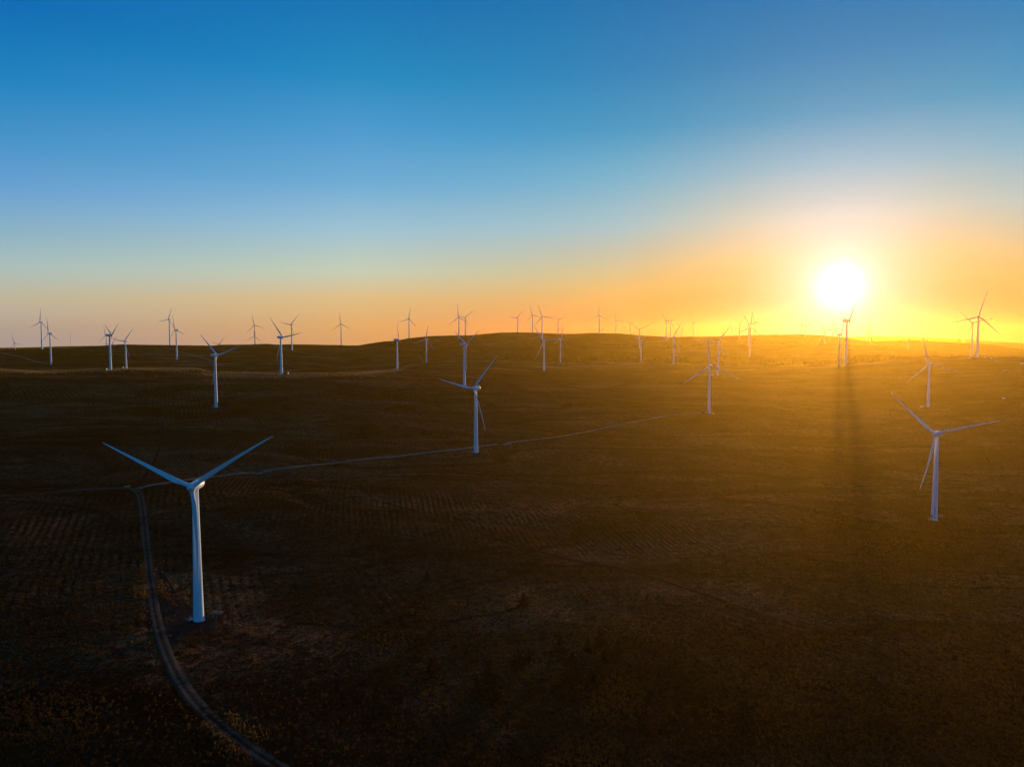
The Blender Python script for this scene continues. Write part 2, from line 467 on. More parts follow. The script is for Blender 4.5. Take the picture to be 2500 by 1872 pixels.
# tan grass along the crests, with the sunlight there painted in as paler colour
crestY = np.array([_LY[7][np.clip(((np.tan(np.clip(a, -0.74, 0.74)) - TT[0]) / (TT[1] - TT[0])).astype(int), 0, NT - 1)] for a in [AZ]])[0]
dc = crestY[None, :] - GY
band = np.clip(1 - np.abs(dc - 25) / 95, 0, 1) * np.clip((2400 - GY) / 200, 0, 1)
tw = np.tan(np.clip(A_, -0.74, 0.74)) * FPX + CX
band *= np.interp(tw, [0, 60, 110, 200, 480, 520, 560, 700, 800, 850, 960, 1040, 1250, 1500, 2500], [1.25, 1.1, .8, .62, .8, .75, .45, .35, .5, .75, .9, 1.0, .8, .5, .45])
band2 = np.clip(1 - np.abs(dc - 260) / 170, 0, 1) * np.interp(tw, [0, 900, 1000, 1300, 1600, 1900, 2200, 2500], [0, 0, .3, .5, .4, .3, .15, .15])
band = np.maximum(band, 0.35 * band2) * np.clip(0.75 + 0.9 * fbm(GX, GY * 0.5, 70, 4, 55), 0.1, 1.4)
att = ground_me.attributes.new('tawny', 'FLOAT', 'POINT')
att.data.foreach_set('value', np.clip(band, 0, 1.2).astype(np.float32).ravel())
dkv = np.zeros_like(GX)  # dark heather patches, with shade painted in around the foreground conifers
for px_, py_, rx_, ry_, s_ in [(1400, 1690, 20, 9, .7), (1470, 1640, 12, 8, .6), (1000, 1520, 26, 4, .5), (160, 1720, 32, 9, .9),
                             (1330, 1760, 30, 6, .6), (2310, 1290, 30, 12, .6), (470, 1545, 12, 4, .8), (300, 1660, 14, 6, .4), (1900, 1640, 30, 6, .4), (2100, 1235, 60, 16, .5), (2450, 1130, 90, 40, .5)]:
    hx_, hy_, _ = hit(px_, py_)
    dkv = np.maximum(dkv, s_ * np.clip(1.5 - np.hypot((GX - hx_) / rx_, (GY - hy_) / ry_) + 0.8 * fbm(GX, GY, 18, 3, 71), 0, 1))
att = ground_me.attributes.new('heath_and_shade', 'FLOAT', 'POINT')
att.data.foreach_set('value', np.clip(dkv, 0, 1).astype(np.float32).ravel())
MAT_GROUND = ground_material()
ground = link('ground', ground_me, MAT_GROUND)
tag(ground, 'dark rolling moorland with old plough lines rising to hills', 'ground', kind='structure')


# ------------------------------------------------------------------ tracks, hardstanding, ditches
def smooth_path(P, step):
    P = np.array(P, float)
    for _ in range(3):
        Q = np.empty((2 * len(P) - 2, P.shape[1]))
        Q[0::2] = 0.75 * P[:-1] + 0.25 * P[1:]; Q[1::2] = 0.25 * P[:-1] + 0.75 * P[1:]
        P = np.vstack([P[:1], Q, P[-1:]])
    d = np.concatenate([[0], np.cumsum(np.hypot(*np.diff(P, axis=0).T))])
    s = np.arange(0, d[-1], step)
    return np.stack([np.interp(s, d, P[:, 0]), np.interp(s, d, P[:, 1])], 1)


def ribbon(name, pts, width, mat, lift, profile, seed, label, cat, step=2.0):
    """pts photo pixels (2212 wide view) of the centre line; profile: list of (offset in half widths, dz)"""
    W = []
    for x, y in pts:
        X, Y, Z = hit(x * 1.1302, y * 1.1302)
        W.append((X, Y))
    C = smooth_path(W, step)
    T = np.gradient(C, axis=0); T /= np.linalg.norm(T, axis=1)[:, None]
    Nn = np.stack([-T[:, 1], T[:, 0]], 1)
    k = np.arange(len(C))
    vs = []
    for o, dz in profile:
        jit = 0.13 * width * (vnoise(k * step / 16.0, np.full(len(k), o * 5.7), seed + 40) + 0.5 * vnoise(k * step / 4.0, np.full(len(k), o * 2.7), seed + 50)) * (abs(o) > 0.9) + 0.0 * vnoise(k * step / 16.0, np.full(len(k), o * 3.1), seed) * (abs(o) > 0.9)
        p = C + Nn * (o * width / 2 + jit)[:, None]
        vs.append(np.stack([p[:, 0], p[:, 1], height(p[:, 0], p[:, 1]) + lift + dz], 1))
    V = np.concatenate(vs); n = len(C); f = []
    for q in range(len(profile) - 1):
        a_ = q * n + np.arange(n - 1)
        f.append(np.stack([a_, a_ + n, a_ + n + 1, a_ + 1], 1))
    me = np_mesh(name, V, np.concatenate(f), smooth=True)
    if sum(p.normal.z for p in list(me.polygons)[:20]) < 0: me.flip_normals()
    at = me.attributes.new('across', 'FLOAT', 'POINT')
    at.data.foreach_set('value', np.repeat(np.array([o for o, _ in profile], np.float32), n))
    o = link(name, me, mat)
    tag(o, label, cat, kind='structure')
    return C


def track_material():
    m = bpy.data.materials.new('gravel_track')
    nt, b, out = nodes_of(m)
    N = nt.nodes.new; L = nt.links.new
    geo = N('ShaderNodeNewGeometry')
    n1 = N('ShaderNodeTexNoise'); n1.inputs['Scale'].default_value = 0.5; n1.inputs['Detail'].default_value = 8
    L(geo.outputs['Position'], n1.inputs['Vector'])
    n2 = N('ShaderNodeTexNoise'); n2.inputs['Scale'].default_value = 0.05; n2.inputs['Detail'].default_value = 4
    L(geo.outputs['Position'], n2.inputs['Vector'])
    ad = N('ShaderNodeMath'); ad.operation = 'ADD'
    L(n1.outputs['Fac'], ad.inputs[0]); L(n2.outputs['Fac'], ad.inputs[1])
    rp = N('ShaderNodeValToRGB')
    rp.color_ramp.elements[0].position = 0.75; rp.color_ramp.elements[1].position = 1.25
    rp.color_ramp.elements[0].color = (0.032, 0.021, 0.014, 1)
    rp.color_ramp.elements[1].color = (0.090, 0.060, 0.040, 1)
    L(ad.outputs[0], rp.inputs['Fac'])
    at = N('ShaderNodeAttribute'); at.attribute_name = 'across'
    ab = N('ShaderNodeMath'); ab.operation = 'ABSOLUTE'; L(at.outputs['Fac'], ab.inputs[0])
    rt = N('ShaderNodeValToRGB'); el = rt.color_ramp.elements
    while len(el) < 6: el.new(0.5)
    for e_, (p_, v_) in zip(el, [(0.0, 0.42), (0.16, 0.5), (0.32, 1.15), (0.62, 1.2), (0.78, 0.7), (1.0, 0.35)]):
        e_.position = p_; e_.color = (v_, v_, v_ * 0.97, 1)
    wb = N('ShaderNodeMath'); wb.operation = 'MULTIPLY_ADD'; wb.inputs[1].default_value = 0.5
    L(n1.outputs['Fac'], wb.inputs[0]); L(ab.outputs[0], wb.inputs[2])
    sb = N('ShaderNodeMath'); sb.operation = 'SUBTRACT'; sb.inputs[1].default_value = 0.25; L(wb.outputs[0], sb.inputs[0])
    L(sb.outputs[0], rt.inputs['Fac'])
    mx = N('ShaderNodeMix'); mx.data_type = 'RGBA'; mx.blend_type = 'MULTIPLY'; mx.inputs[0].default_value = 1.0
    L(rp.outputs[0], mx.inputs[6]); L(rt.outputs[0], mx.inputs[7]); L(mx.outputs[2], b.inputs['Base Color'])
    b.inputs['Roughness'].default_value = 0.95
    b.inputs['Specular IOR Level'].default_value = 0.0
    bp = N('ShaderNodeBump'); bp.inputs['Strength'].default_value = 0.4; bp.inputs['Distance'].default_value = 0.3
    L(n1.outputs['Fac'], bp.inputs['Height']); L(bp.outputs[0], b.inputs['Normal'])
    return m


MAT_TRACK = track_material()
MAT_TRACK2 = MAT_TRACK.copy(); MAT_TRACK2.name = 'pale_gravel_track'
for n_ in MAT_TRACK2.node_tree.nodes:
    if n_.type == 'VALTORGB' and len(n_.color_ramp.elements) == 2:
        n_.color_ramp.elements[0].color = (0.10, 0.070, 0.048, 1); n_.color_ramp.elements[1].color = (0.24, 0.170, 0.115, 1)
MAT_VERGE = simple('dark_verge', (0.012, 0.009, 0.007), 0.95, 0.3, 0.4, spec=0.0)
TP = [(-1.0, -0.25), (-0.72, 0.06), (-0.5, 0.02), (0, 0.10), (0.5, 0.02), (0.72, 0.06), (1.0, -0.25)]
TRACK1 = [(640, 1680), (600, 1656), (540, 1618), (470, 1565), (420, 1515), (385, 1465), (355, 1400), (338, 1340), (328, 1280),
          (320, 1210), (312, 1140), (308, 1090), (300, 1062), (283, 1054), (240, 1055), (150, 1060), (60, 1068), (0, 1072), (-80, 1078)]
C1 = ribbon('track', TRACK1, 5.0, MAT_TRACK, 0.22, TP, 5, 'pale gravel track curving from the bottom edge up past the nearest turbine', 'track')
TRACK2 = [(298, 1056), (318, 1050), (440, 1033), (560, 1022), (700, 1004), (860, 985), (960, 975), (1027, 967), (1100, 957), (1200, 945),
          (1300, 926), (1400, 906), (1470, 896), (1528, 892)]
C2 = ribbon('track', TRACK2, 5.0, MAT_TRACK2, 0.45, TP, 6, 'thin straight gravel track running right from the junction to the turbine at its end', 'track')
TRACK3 = [(0, 856), (120, 862), (260, 868), (380, 876), (463, 883)]
ribbon('track', TRACK3, 6.0, MAT_VERGE, 0.20, TP, 8, 'dark track crossing the left plain to the blue shaded turbine', 'track')
TRACK4 = [(470, 884), (560, 878), (660, 869), (760, 858), (850, 846), (930, 836), (1000, 834)]
ribbon('track', TRACK4, 5.0, MAT_VERGE, 0.20, TP, 9, 'dark track curving along the foot of the ploughed crest', 'track')
SRC = lambda pts: [(x / 1.1302, y / 1.1302) for x, y in pts]
for pts, w_, lab in [
    ([(392, 846), (420, 852), (450, 862), (480, 870), (512, 880), (545, 893)], 7.0, 'pale worn track slanting down the dark left hillside'),
    ([(290, 868), (340, 865), (400, 867), (470, 870), (520, 868)], 5.0, 'faint pale track running level across the dark left hillside'),
    ([(560, 853), (600, 846), (640, 842)], 6.0, 'faint track climbing to the skyline on the left hill'),
    ([(0, 861), (29, 867), (61, 873), (81, 882), (116, 888)], 6.0, 'faint pale track winding down the far left hill'),
    ([(668, 846), (712, 857), (735, 859), (790, 868)], 5.0, 'faint track past the turbine on the upper hill face'),
]:
    ribbon('track', SRC(pts), w_, MAT_TRACK2, 0.35, TP, 12, lab, 'track', 4.0)
DP = [(-1.0, 0.0), (-0.5, 0.02), (0.5, 0.02), (1.0, 0.0)]
for n_, (w_, pts, lab) in enumerate([
    (2.6, [(830, 1085), (930, 1115), (1040, 1152), (1150, 1190), (1260, 1215), (1370, 1235), (1480, 1270), (1580, 1305), (1680, 1345)], 'long dark ditch slanting down right across the middle of the moor'),
    (2.0, [(640, 1345), (760, 1352), (870, 1356), (960, 1345), (1030, 1330), (1090, 1325), (1130, 1306)], 'short curved ditch in the dark foreground'),
    (3.0, [(1350, 935), (1470, 960), (1600, 985), (1720, 1010), (1850, 1045)], 'faint dark ditch across the amber lit slope'),
    (2.4, [(180, 1140), (230, 1110), (285, 1075), (330, 1005), (350, 950), (352, 920)], 'narrow ditch running up the left fields past the track junction'),
]):
    ribbon('ditch', pts, w_, MAT_VERGE, 0.10, DP, 30 + n_, lab, 'ditch')


def pad(name, poly, mat, lift, label):
    W = [hit(x * 1.1302, y * 1.1302)[:2] for x, y in poly]
    W = np.array(W + W[:1])
    C = smooth_path(W, 1.0)
    c = C.mean(0)
    rings = []
    for s in np.linspace(0.0, 1.0, 12)[1:]:
        p = c + (C - c) * s
        rings.append(np.stack([p[:, 0], p[:, 1], height(p[:, 0], p[:, 1]) + lift - (0.25 if s == 1 else 0)], 1))
    n = len(C); V = np.concatenate(rings); f = []
    for q in range(len(rings) - 1):
        a_ = q * n + np.arange(n); b_ = q * n + (np.arange(n) + 1) % n
        f.append(np.stack([a_, b_, b_ + n, a_ + n], 1))
    me = np_mesh(name, V, np.concatenate(f), smooth=True)
    bm = bmesh.new(); bm.from_mesh(me); bm.verts.ensure_lookup_table()
    bm.faces.new([bm.verts[i] for i in range(n)]); bmesh.ops.recalc_face_normals(bm, faces=bm.faces); bm.to_mesh(me); bm.free()
    if sum(p.normal.z for p in list(me.polygons)[:20]) < 0: me.flip_normals()
    tag(link(name, me, mat), label, 'hardstanding', kind='structure')


MAT_PAD = simple('dark_hardstanding', (0.022, 0.019, 0.018), 0.92, 0.25, 0.3, spec=0.0)
pad('hardstanding', [(336, 1205), (352, 1232), (372, 1262), (392, 1300), (420, 1316), (452, 1322), (474, 1345), (462, 1368), (420, 1366),
                     (392, 1378), (372, 1412), (356, 1390), (352, 1345), (345, 1290), (336, 1240)], MAT_PAD, 0.14,
    'dark hardstanding between the curving track and the nearest turbine')
pad('hardstanding', [(1498, 898), (1520, 890), (1560, 891), (1580, 897), (1545, 902), (1510, 902)], MAT_PAD, 0.14, 'small hardstanding at the far end of the straight track')
pad('hardstanding', [(438, 884), (452, 878), (490, 878), (505, 884), (480, 889), (450, 889)], MAT_PAD, 0.14, 'dark hardstanding under the blue shaded turbine on the left plain')
pad('hardstanding', [(1012, 978), (1030, 972), (1055, 972), (1062, 979), (1045, 984), (1020, 984)], MAT_PAD, 0.14, 'dark hardstanding under the turbine on the straight track')

# ------------------------------------------------------------------ wind turbines
# (id, hub x, hub y, distance of a 39 m rotor, yaw against the line of sight, blade angle, f/b = rotor away / towards us, tower foot)
TURBINES = [
    (1, 467.8, 1189.1, 282, 23, 57, 'b', [481.2, 1522.8]),
    (2, 1155.9, 948.1, 630, 35, 40, 'b', [1161.4, 1106.7]),
    (3, 2283.3, 1059.4, 467, 19, 71, 'b', [2284.4, 1271.4]),
    (4, 1732.8, 893.0, 882, 0, 114, 'b', [1731.9, 1010.4]),
    (5, 1754.2, 835.1, 1323, 0, 34, 'b', [1755.1, 917.1]),
    (6, 2267.9, 888.3, 958, 12, 105, 'b', [2268.3, 993.9]),
    (7, 529.9, 867.0, 886, 46, 74, 'f', [524.1, 993.9]),
    (8, 689.4, 823.2, 1070, 45, 81, 'f', [686.8, 913.8]),
    (9, 1138.4, 841.3, 1009, 59, 61, 'f', [1132.8, 945.9]),
    (10, 973.2, 829.0, 1385, 78, 103, 'f', [968.6, 901.9]),
    (11, 1038.8, 828.3, 1803, 35, 14, 'b', [1038.8, 884.8]),
    (12, 272.5, 818.1, 1228, 72, 61, 'f', [266.4, 903.6]),
    (13, 258.0, 819.1, 2667, 31, 109, 'b', None),
    (14, 273.6, 841.0, 2559, 44, 34, 'b', None),
    (15, 303.2, 833.3, 1606, 44, 40, 'b', [304.3, 900.7]),
    (16, 118.1, 813.8, 1634, 56, 114, 'b', [121.0, 890.6]),
    (17, 97.4, 786.2, 1917, 48, 6, 'b', [100.0, 852.2]),
    (18, 34.5, 837.0, 2896, 47, 102, 'b', None),
    (20, 426.8, 805.5, 1769, 53, 107, 'b', [429.4, 878.3]),
    (21, 410.9, 780.0, 2096, 44, 21, 'b', None),
    (22, 535.1, 840.3, 2768, 38, 42, 'b', None),
    (23, 620.6, 793.5, 2347, 27, 107, 'b', None),
    (24, 620.6, 820.6, 2578, 33, 5, 'b', None),
    (25, 710.0, 792.8, 1995, 35, 42, 'b', [711.2, 855.8]),
    (26, 831.3, 790.6, 2317, 28, 115, 'b', [832.2, 842.8]),
    (27, 997.4, 778.3, 2271, 29, 12, 'b', [998.3, 825.8]),
    (28, 1119.1, 774.6, 2012, 28, 116, 'b', [1120.3, 827.5]),
    (29, 1135.5, 775.7, 2492, 15, 50, 'b', None),
    (30, 1262.9, 776.1, 2837, 25, 37, 'b', None),
    (31, 1299.0, 769.3, 2557, 27, 104, 'b', None),
    (32, 1323.5, 772.5, 2054, 0, 100, 'b', [1324.9, 829.0]),
    (33, 1363.0, 780.7, 3353, 0, 70, 'b', None),
    (34, 1362.0, 803.6, 4592, 0, 82, 'b', None),
    (35, 1326.1, 831.9, 1358, 28, 84, 'b', [1327.5, 905.1]),
    (36, 1371.0, 826.4, 1927, 50, 8, 'f', [1370.0, 884.1]),
    (37, 1462.3, 768.8, 2415, 25, 118, 'b', [1462.6, 814.5]),
    (38, 1470.7, 804.6, 3986, 2, 64, 'b', None),
    (39, 1503.6, 781.9, 3105, 14, 106, 'b', None),
    (40, 1538.8, 791.6, 3666, 1, 66, 'b', None),
    (41, 1561.6, 804.1, 2096, 1, 64, 'b', [1561.9, 850.7]),
    (42, 1541.3, 815.2, 3688, 0, 67, 'b', None),
    (43, 1563.8, 831.2, 2607, 42, 60, 'b', [1566.7, 883.8]),
    (44, 1643.5, 822.9, 1503, 28, 32, 'b', [1644.5, 888.0]),
    (45, 1626.1, 783.0, 2456, 16, 89, 'b', None),
    (46, 1637.2, 787.4, 3112, 0, 24, 'b', None),
    (47, 1653.6, 813.8, 3987, 4, 64, 'b', None),
    (48, 1664.5, 799.0, 3587, 3, 49, 'b', None),
    (49, 1692.5, 789.4, 3331, 16, 76, 'b', None),
    (50, 1784.8, 800.3, 4241, 22, 118, 'b', None),
    (51, 1764.9, 813.8, 3258, 58, 13, 'b', None),
    (52, 1804.9, 790.1, 4226, 0, 62, 'b', None),
    (53, 1804.9, 801.4, 2875, 20, 20, 'b', [1804.9, 827.5]),
    (54, 1828.6, 790.6, 1993, 0, 88, 'b', [1829.0, 843.5]),
    (55, 1832.2, 799.7, 1661, 0, 6, 'b', [1831.4, 871.7]),
    (56, 1842.0, 785.2, 2848, 32, 99, 'b', None),
    (57, 1888.4, 802.6, 3917, 0, 87, 'b', None),
    (58, 1899.6, 811.6, 3745, 46, 4, 'b', None),
    (59, 1956.8, 792.8, 3134, 15, 120, 'b', None),
    (60, 1964.8, 797.4, 2768, 25, 61, 'b', [1965.1, 823.2]),
    (61, 2014.1, 806.5, 1990, 0, 82, 'b', [2014.3, 839.9]),
    (62, 2034.6, 789.1, 3472, 1, 106, 'b', None),
    (63, 2053.9, 816.7, 1436, 46, 15, 'f', [2049.9, 891.3]),
    (64, 2073.5, 783.3, 1068, 68, 40, 'f', [2067.7, 871.0]),
    (65, 2114.8, 807.1, 3921, 0, 74, 'b', None),
    (66, 2120.3, 801.4, 3071, 13, 56, 'b', None),
    (67, 2127.6, 813.5, 2404, 6, 105, 'b', [2127.9, 844.5]),
    (68, 2200.8, 809.4, 3922, 0, 30, 'b', None),
    (69, 2217.9, 826.9, 3397, 1, 87, 'b', [2217.9, 852.2]),
    (70, 2258.2, 813.7, 3157, 0, 36, 'b', None),
    (71, 2342.1, 805.5, 3506, 5, 93, 'b', None),
    (72, 2374.1, 788.4, 1483, 13, 76, 'b', [2374.5, 870.2]),
    (73, 2389.7, 772.3, 1074, -4, 14, 'b', [2389.5, 873.1]),
]

LABELS = {
    1: 'nearest turbine beside the curving track, blue shaded, one blade hanging down before its tower',
    2: 'turbine at the middle of the straight track, one sunlit blade swept low to the right',
    3: 'largest turbine on the right slope, two blades in a wide V, dark lettering at foot',
    4: 'turbine at the far right end of the straight track, one blade almost upright',
    5: 'turbine directly behind the one ending the straight track, a blade lying flat to the left',
    6: 'turbine on the amber slope behind the largest right one, top blade leaning left',
    7: 'blue shaded turbine on the left plain, nacelle pointing left, long blade rising left',
    8: 'turbine on the brown crest with plough rows at its foot, nacelle to the left',
    9: 'turbine with its foot crossed by a blade of the mid straight track turbine',
    10: 'nearly edge-on turbine on the brown crest left of the mid straight track turbine',
    11: 'turbine below the rising ridge right of the edge-on one, blade pointing up right',
    12: 'left crest turbine with two dark blades in a narrow V, beside a yellow cabinet',
    13: 'distant turbine peeping out behind the narrow V turbine on the left crest, blade upright',
    14: 'farthest turbine behind the narrow V turbine, only two blade ends above the dark ridge',
    15: 'turbine close right of the narrow V turbine on the left crest, blade up right',
    16: 'turbine with its foot down in the dark valley at far left, nacelle pointing right',
    17: 'tall turbine on the far left skyline, above and left of the dark valley one',
    18: 'small pale turbine closest to the left edge of the picture, mostly behind the ridge',
    20: 'turbine low on the dark left hillside in front of a taller skyline turbine',
    21: 'tall skyline turbine just left of and behind the one on the dark left hillside',
    22: 'far turbine sunk behind the dark ridge above the blue shaded turbine, two blades',
    23: 'upper, nearer turbine of two in line on the left ridge, blade out right',
    24: 'lower turbine of two in line on the left ridge, its hub below the other rotor',
    25: 'turbine on the upper hill face right of the plough row crest turbine',
    26: 'lone turbine on the bare low saddle of the skyline, one blade straight up',
    27: 'skyline turbine at the start of the rising ridge, above the edge-on turbine',
    28: 'left turbine of the crossing pair on the ridge left of centre, top blade straight up',
    29: 'right turbine of the crossing pair on the ridge left of centre, blade up right',
    30: 'small turbine at the left end of the central flat hilltop group, a blade flat left',
    31: 'slim turbine second in the central flat hilltop group, top blade leaning left',
    32: 'tallest turbine of the central flat hilltop group, its foot on the amber hillside',
    33: 'turbine at the right end of the central flat hilltop group, blades in a V',
    34: 'tiny turbine low under the rotor at the right end of the central hilltop group',
    35: 'large pale turbine right of centre in front of the hazy wood, blade flat right',
    36: 'pale turbine close right of the large one before the hazy wood, top blade upright',
    37: 'tall hilltop turbine standing apart right of centre, one blade exactly straight up',
    38: 'tiny rotor just above the hilltop beside the tower with the exactly upright blade',
    39: 'hilltop turbine second right of the exactly upright blade, lower blade meeting a tiny rotor',
    40: 'small turbine left of the bold wide V turbine on the descending hill line',
    41: 'bold wide V turbine whose dark rotor stands at the descending hill line',
    42: 'tiny rotor low on the hill line under the small turbine left of the bold V',
    43: 'turbine before the wood directly below the bold V turbine, nacelle to the right',
    44: 'turbine before the ragged tree line, thick blade up right and one flat left',
    45: 'left turbine of the overlapping pair on the skyline above the ragged tree line',
    46: 'right turbine of the overlapping pair on the skyline above the ragged tree line',
    47: 'tiny low rotor on the skyline just right of the thick raised blade',
    48: 'slim turbine on the skyline right of the tiny low rotor, blade up right',
    49: 'slim lone skyline turbine left of the almost upright blade of the track end turbine',
    50: 'faint turbine on the skyline at the tip of the blade rising behind the track end',
    51: 'faint tiny rotor crossed by the blade rising behind the track end turbine',
    52: 'upper turbine of two in one line left of the tall dark cluster, wide V blades',
    53: 'lower turbine of two in one line left of the tall dark cluster, blade up right',
    54: 'dark turbine in the cluster left of the sun, blade flat right and one up left',
    55: 'darkest turbine in the cluster left of the sun, its tower reaching the wood',
    56: 'slim farther turbine at the right of the dark cluster left of the sun',
    57: 'left of two tiny turbines midway between the dark cluster and the sun',
    58: 'right of two tiny turbines midway between the dark cluster and the sun',
    59: 'slim upright bladed turbine, left of the crossed pair under the left sun glare',
    60: 'short thick wide V turbine, right of the crossed pair under the left sun glare',
    61: 'turbine under the sun glare, blade flat right, lower part fading into golden haze',
    62: 'faint slim turbine under the sun just left of the big sunlit pair',
    63: 'nearer lower turbine of the big pair under the sun, throwing a long dark shadow',
    64: 'higher turbine of the big pair under the sun, one long blade raised right',
    65: 'leftmost of three overlapping small turbines right of the sun, blade up left',
    66: 'farthest of three overlapping small turbines right of the sun, its hub the highest',
    67: 'lowest and clearest of three overlapping small turbines right of the sun',
    68: 'small hazy ridge turbine alone right of the three overlapping ones, blade flat left',
    69: 'small turbine sunk in haze beside the leaning top blade of the amber slope turbine',
    70: 'small turbine on the hazy ridge directly above the amber slope turbine',
    71: 'small hazy ridge turbine just left of the two tall dark ones at right edge',
    72: 'thinner of two tall dark turbines near the right edge, standing left and behind',
    73: 'tallest dark turbine near the right edge, one blade raised to the right',
}
FORCE_Y = {64: 1480, 72: 1950, 73: 1440, 63: 1440}      # read from the ground they stand on


def blade_mesh():
    bm = bmesh.new()
    secs = [(0.9, 1.7, 1.7, 0), (2.2, 1.75, 1.65, 0), (4.0, 2.1, 1.35, 12), (6.5, 2.75, 0.85, 15), (8.5, 2.8, 0.66, 13), (12, 2.45, 0.5, 10),
            (17, 2.0, 0.38, 7), (23, 1.55, 0.28, 4), (29, 1.15, 0.2, 2), (34, 0.85, 0.14, 1), (37.3, 0.58, 0.1, 0), (38.6, 0.32, 0.06, 0), (39.0, 0.08, 0.03, 0)]
    n = 18
    rings = []
    for r_, ch, th, tw in secs:
        if r_ > 3: ch *= 0.78; th *= 0.9
        ring = []
        circ = max(0.0, min(1.0, (6.0 - r_) / 3.8))
        for i in range(n):
            a = 2 * math.pi * i / n
            # aerofoil blended with the round root
            x = 0.5 * ch * math.cos(a)
            u = (math.cos(a) + 1) / 2
            t = th * (0.42 * math.sqrt(max(u, 0)) + 0.25 * u) * (1.15 if math.sin(a) > 0 else 0.75) * math.copysign(1, math.sin(a)) * (1 - u ** 6 * 0.85) if abs(math.sin(a)) > 1e-6 else 0
            xa = x - 0.18 * ch
            yc = 0.5 * th * math.sin(a)
            X = circ * x + (1 - circ) * xa
            Y = circ * yc + (1 - circ) * t * 0.62
            tr = R(tw + 9)
            X, Y = X * math.cos(tr) - Y * math.sin(tr), X * math.sin(tr) + Y * math.cos(tr)
            pre = -1.5 * (max(0, r_ - 12) / 27) ** 2 + 0.03 * r_          # coning and bend
            sweep = 0.7 * (max(0, r_ - 14) / 25) ** 2
            ring.append(bm.verts.new((X + sweep, Y + pre, r_)))
        rings.append(ring)
    for a_, b_ in zip(rings[:-1], rings[1:]):
        for i in range(n):
            j = (i + 1) % n
            bm.faces.new((a_[i], a_[j], b_[j], b_[i]))
    bm.faces.new(rings[0][::-1]); bm.faces.new(rings[-1])
    me = bm_mesh('blade', bm, True, 60); me.materials.append(MAT_BLADE)
    return me


def hub_mesh():
    bm = bmesh.new()
    lathe(bm, [(1.25, 1.5), (1.45, 1.1), (1.55, 0.3), (1.5, -0.5), (1.3, -1.2), (0.95, -1.7), (0.45, -2.0), (0.12, -2.08)], 24, 'Y')
    for k in range(3):                                # blade sockets
        b2 = bmesh.new()
        lathe(b2, [(0.98, 0.6), (0.98, 1.62), (0.90, 1.7)], 20, 'Z')
        bmesh.ops.rotate(b2, cent=(0, 0, 0), matrix=Matrix.Rotation(k * 2 * math.pi / 3, 3, 'Y'), verts=b2.verts)
        tmp = bpy.data.meshes.new('t'); b2.to_mesh(tmp); b2.free(); bm.from_mesh(tmp); bpy.data.meshes.remove(tmp)
    me = bm_mesh('hub', bm, True, 45); me.materials.append(MAT_WHITE)
    return me


def nacelle_mesh():
    bm = bmesh.new()
    lathe(bm, [(1.25, -1.9), (1.6, -1.75), (1.85, -0.8), (1.98, 0.8), (1.98, 2.8), (1.86, 4.4), (1.55, 5.7), (1.05, 6.6), (0.5, 7.0), (0.1, 7.1)], 28, 'Y', sx=1.0, sy=0.98)
    lathe(bm, [(1.25, -1.9), (1.32, -1.2)], 20, 'Z', off=(0, 0, 0.1))
    me = bm_mesh('nacelle', bm, True, 50); me.materials.append(MAT_WHITE)
    return me


def vent_mesh():
    """dark cooling opening let into the top of the nacelle, with a raised rim"""
    bm = bmesh.new()
    n = 20
    prof = []
    outer, top, inner, floor_ = [], [], [], []
    for i in range(n):
        a = 2 * math.pi * i / n
        cx = math.copysign(abs(math.cos(a)) ** 0.6, math.cos(a)); sy = math.copysign(abs(math.sin(a)) ** 0.6, math.sin(a))
        def zz(x): return math.sqrt(max(0.05, 1.98 ** 2 - x * x)) * 0.98
        x1, y1 = 1.02 * cx, 2.9 + 1.5 * sy
        x2, y2 = 0.9 * cx, 2.9 + 1.36 * sy
        outer.append(bm.verts.new((x1, y1, zz(x1) - 0.25)))
        top.append(bm.verts.new((x1 * 0.97, 2.9 + (y1 - 2.9) * 0.97, zz(x1) + 0.14)))
        inner.append(bm.verts.new((x2, y2, zz(x2) + 0.12)))
        floor_.append(bm.verts.new((x2 * 0.97, 2.9 + (y2 - 2.9) * 0.97, zz(x2) + 0.02)))
    for a_, b_ in ((outer, top), (top, inner), (inner, floor_)):
        for i in range(n):
            j = (i + 1) % n
            bm.faces.new((a_[i], a_[j], b_[j], b_[i]))
    f = bm.faces.new(floor_)
    f.material_index = 1
    me = bm_mesh('vent', bm, False)
    me.materials.append(MAT_WHITE); me.materials.append(MAT_DARK)
    return me


def mast_mesh():
    bm = bmesh.new()
    lathe(bm, [(0.05, 0), (0.05, 1.3), (0.02, 1.35)], 8, 'Z', off=(0.45, 5.2, 1.6))
    lathe(bm, [(0.05, 0), (0.05, 1.0), (0.02, 1.05)], 8, 'Z', off=(-0.45, 5.2, 1.6))
    box(bm, (0, 5.2, 2.35), (1.1, 0.08, 0.08))
    me = bm_mesh('wind_vane', bm, False); me.materials.append(MAT_STEEL)
    return me


def tower_mesh(H, det):
    bm = bmesh.new()
    r0, r1 = 2.1, 1.18
    prof = [(r0 + 0.18, -0.6), (r0 + 0.18, 0.12), (r0, 0.13)]
    for k in range(1, 10):
        f = k / 9
        r_ = r0 + (r1 - r0) * f ** 0.85
        h_ = H * f
        if k in (3, 6):
            prof += [(r_, h_ - 0.16), (r_ + 0.035, h_ - 0.15), (r_ + 0.035, h_ + 0.15), (r_, h_ + 0.16)]
        else: prof.append((r_, h_))
    lathe(bm, prof, 40 if det else 20, 'Z')
    me = bm_mesh('tower', bm, True, 50); me.materials.append(MAT_WHITE)
    return me


def door_mesh():
    bm = bmesh.new()
    box(bm, (0, -2.03, 2.15), (0.95, 0.22, 2.1), 0.06)
    me = bm_mesh('door', bm, False); me.materials.append(MAT_DOOR)
    return me


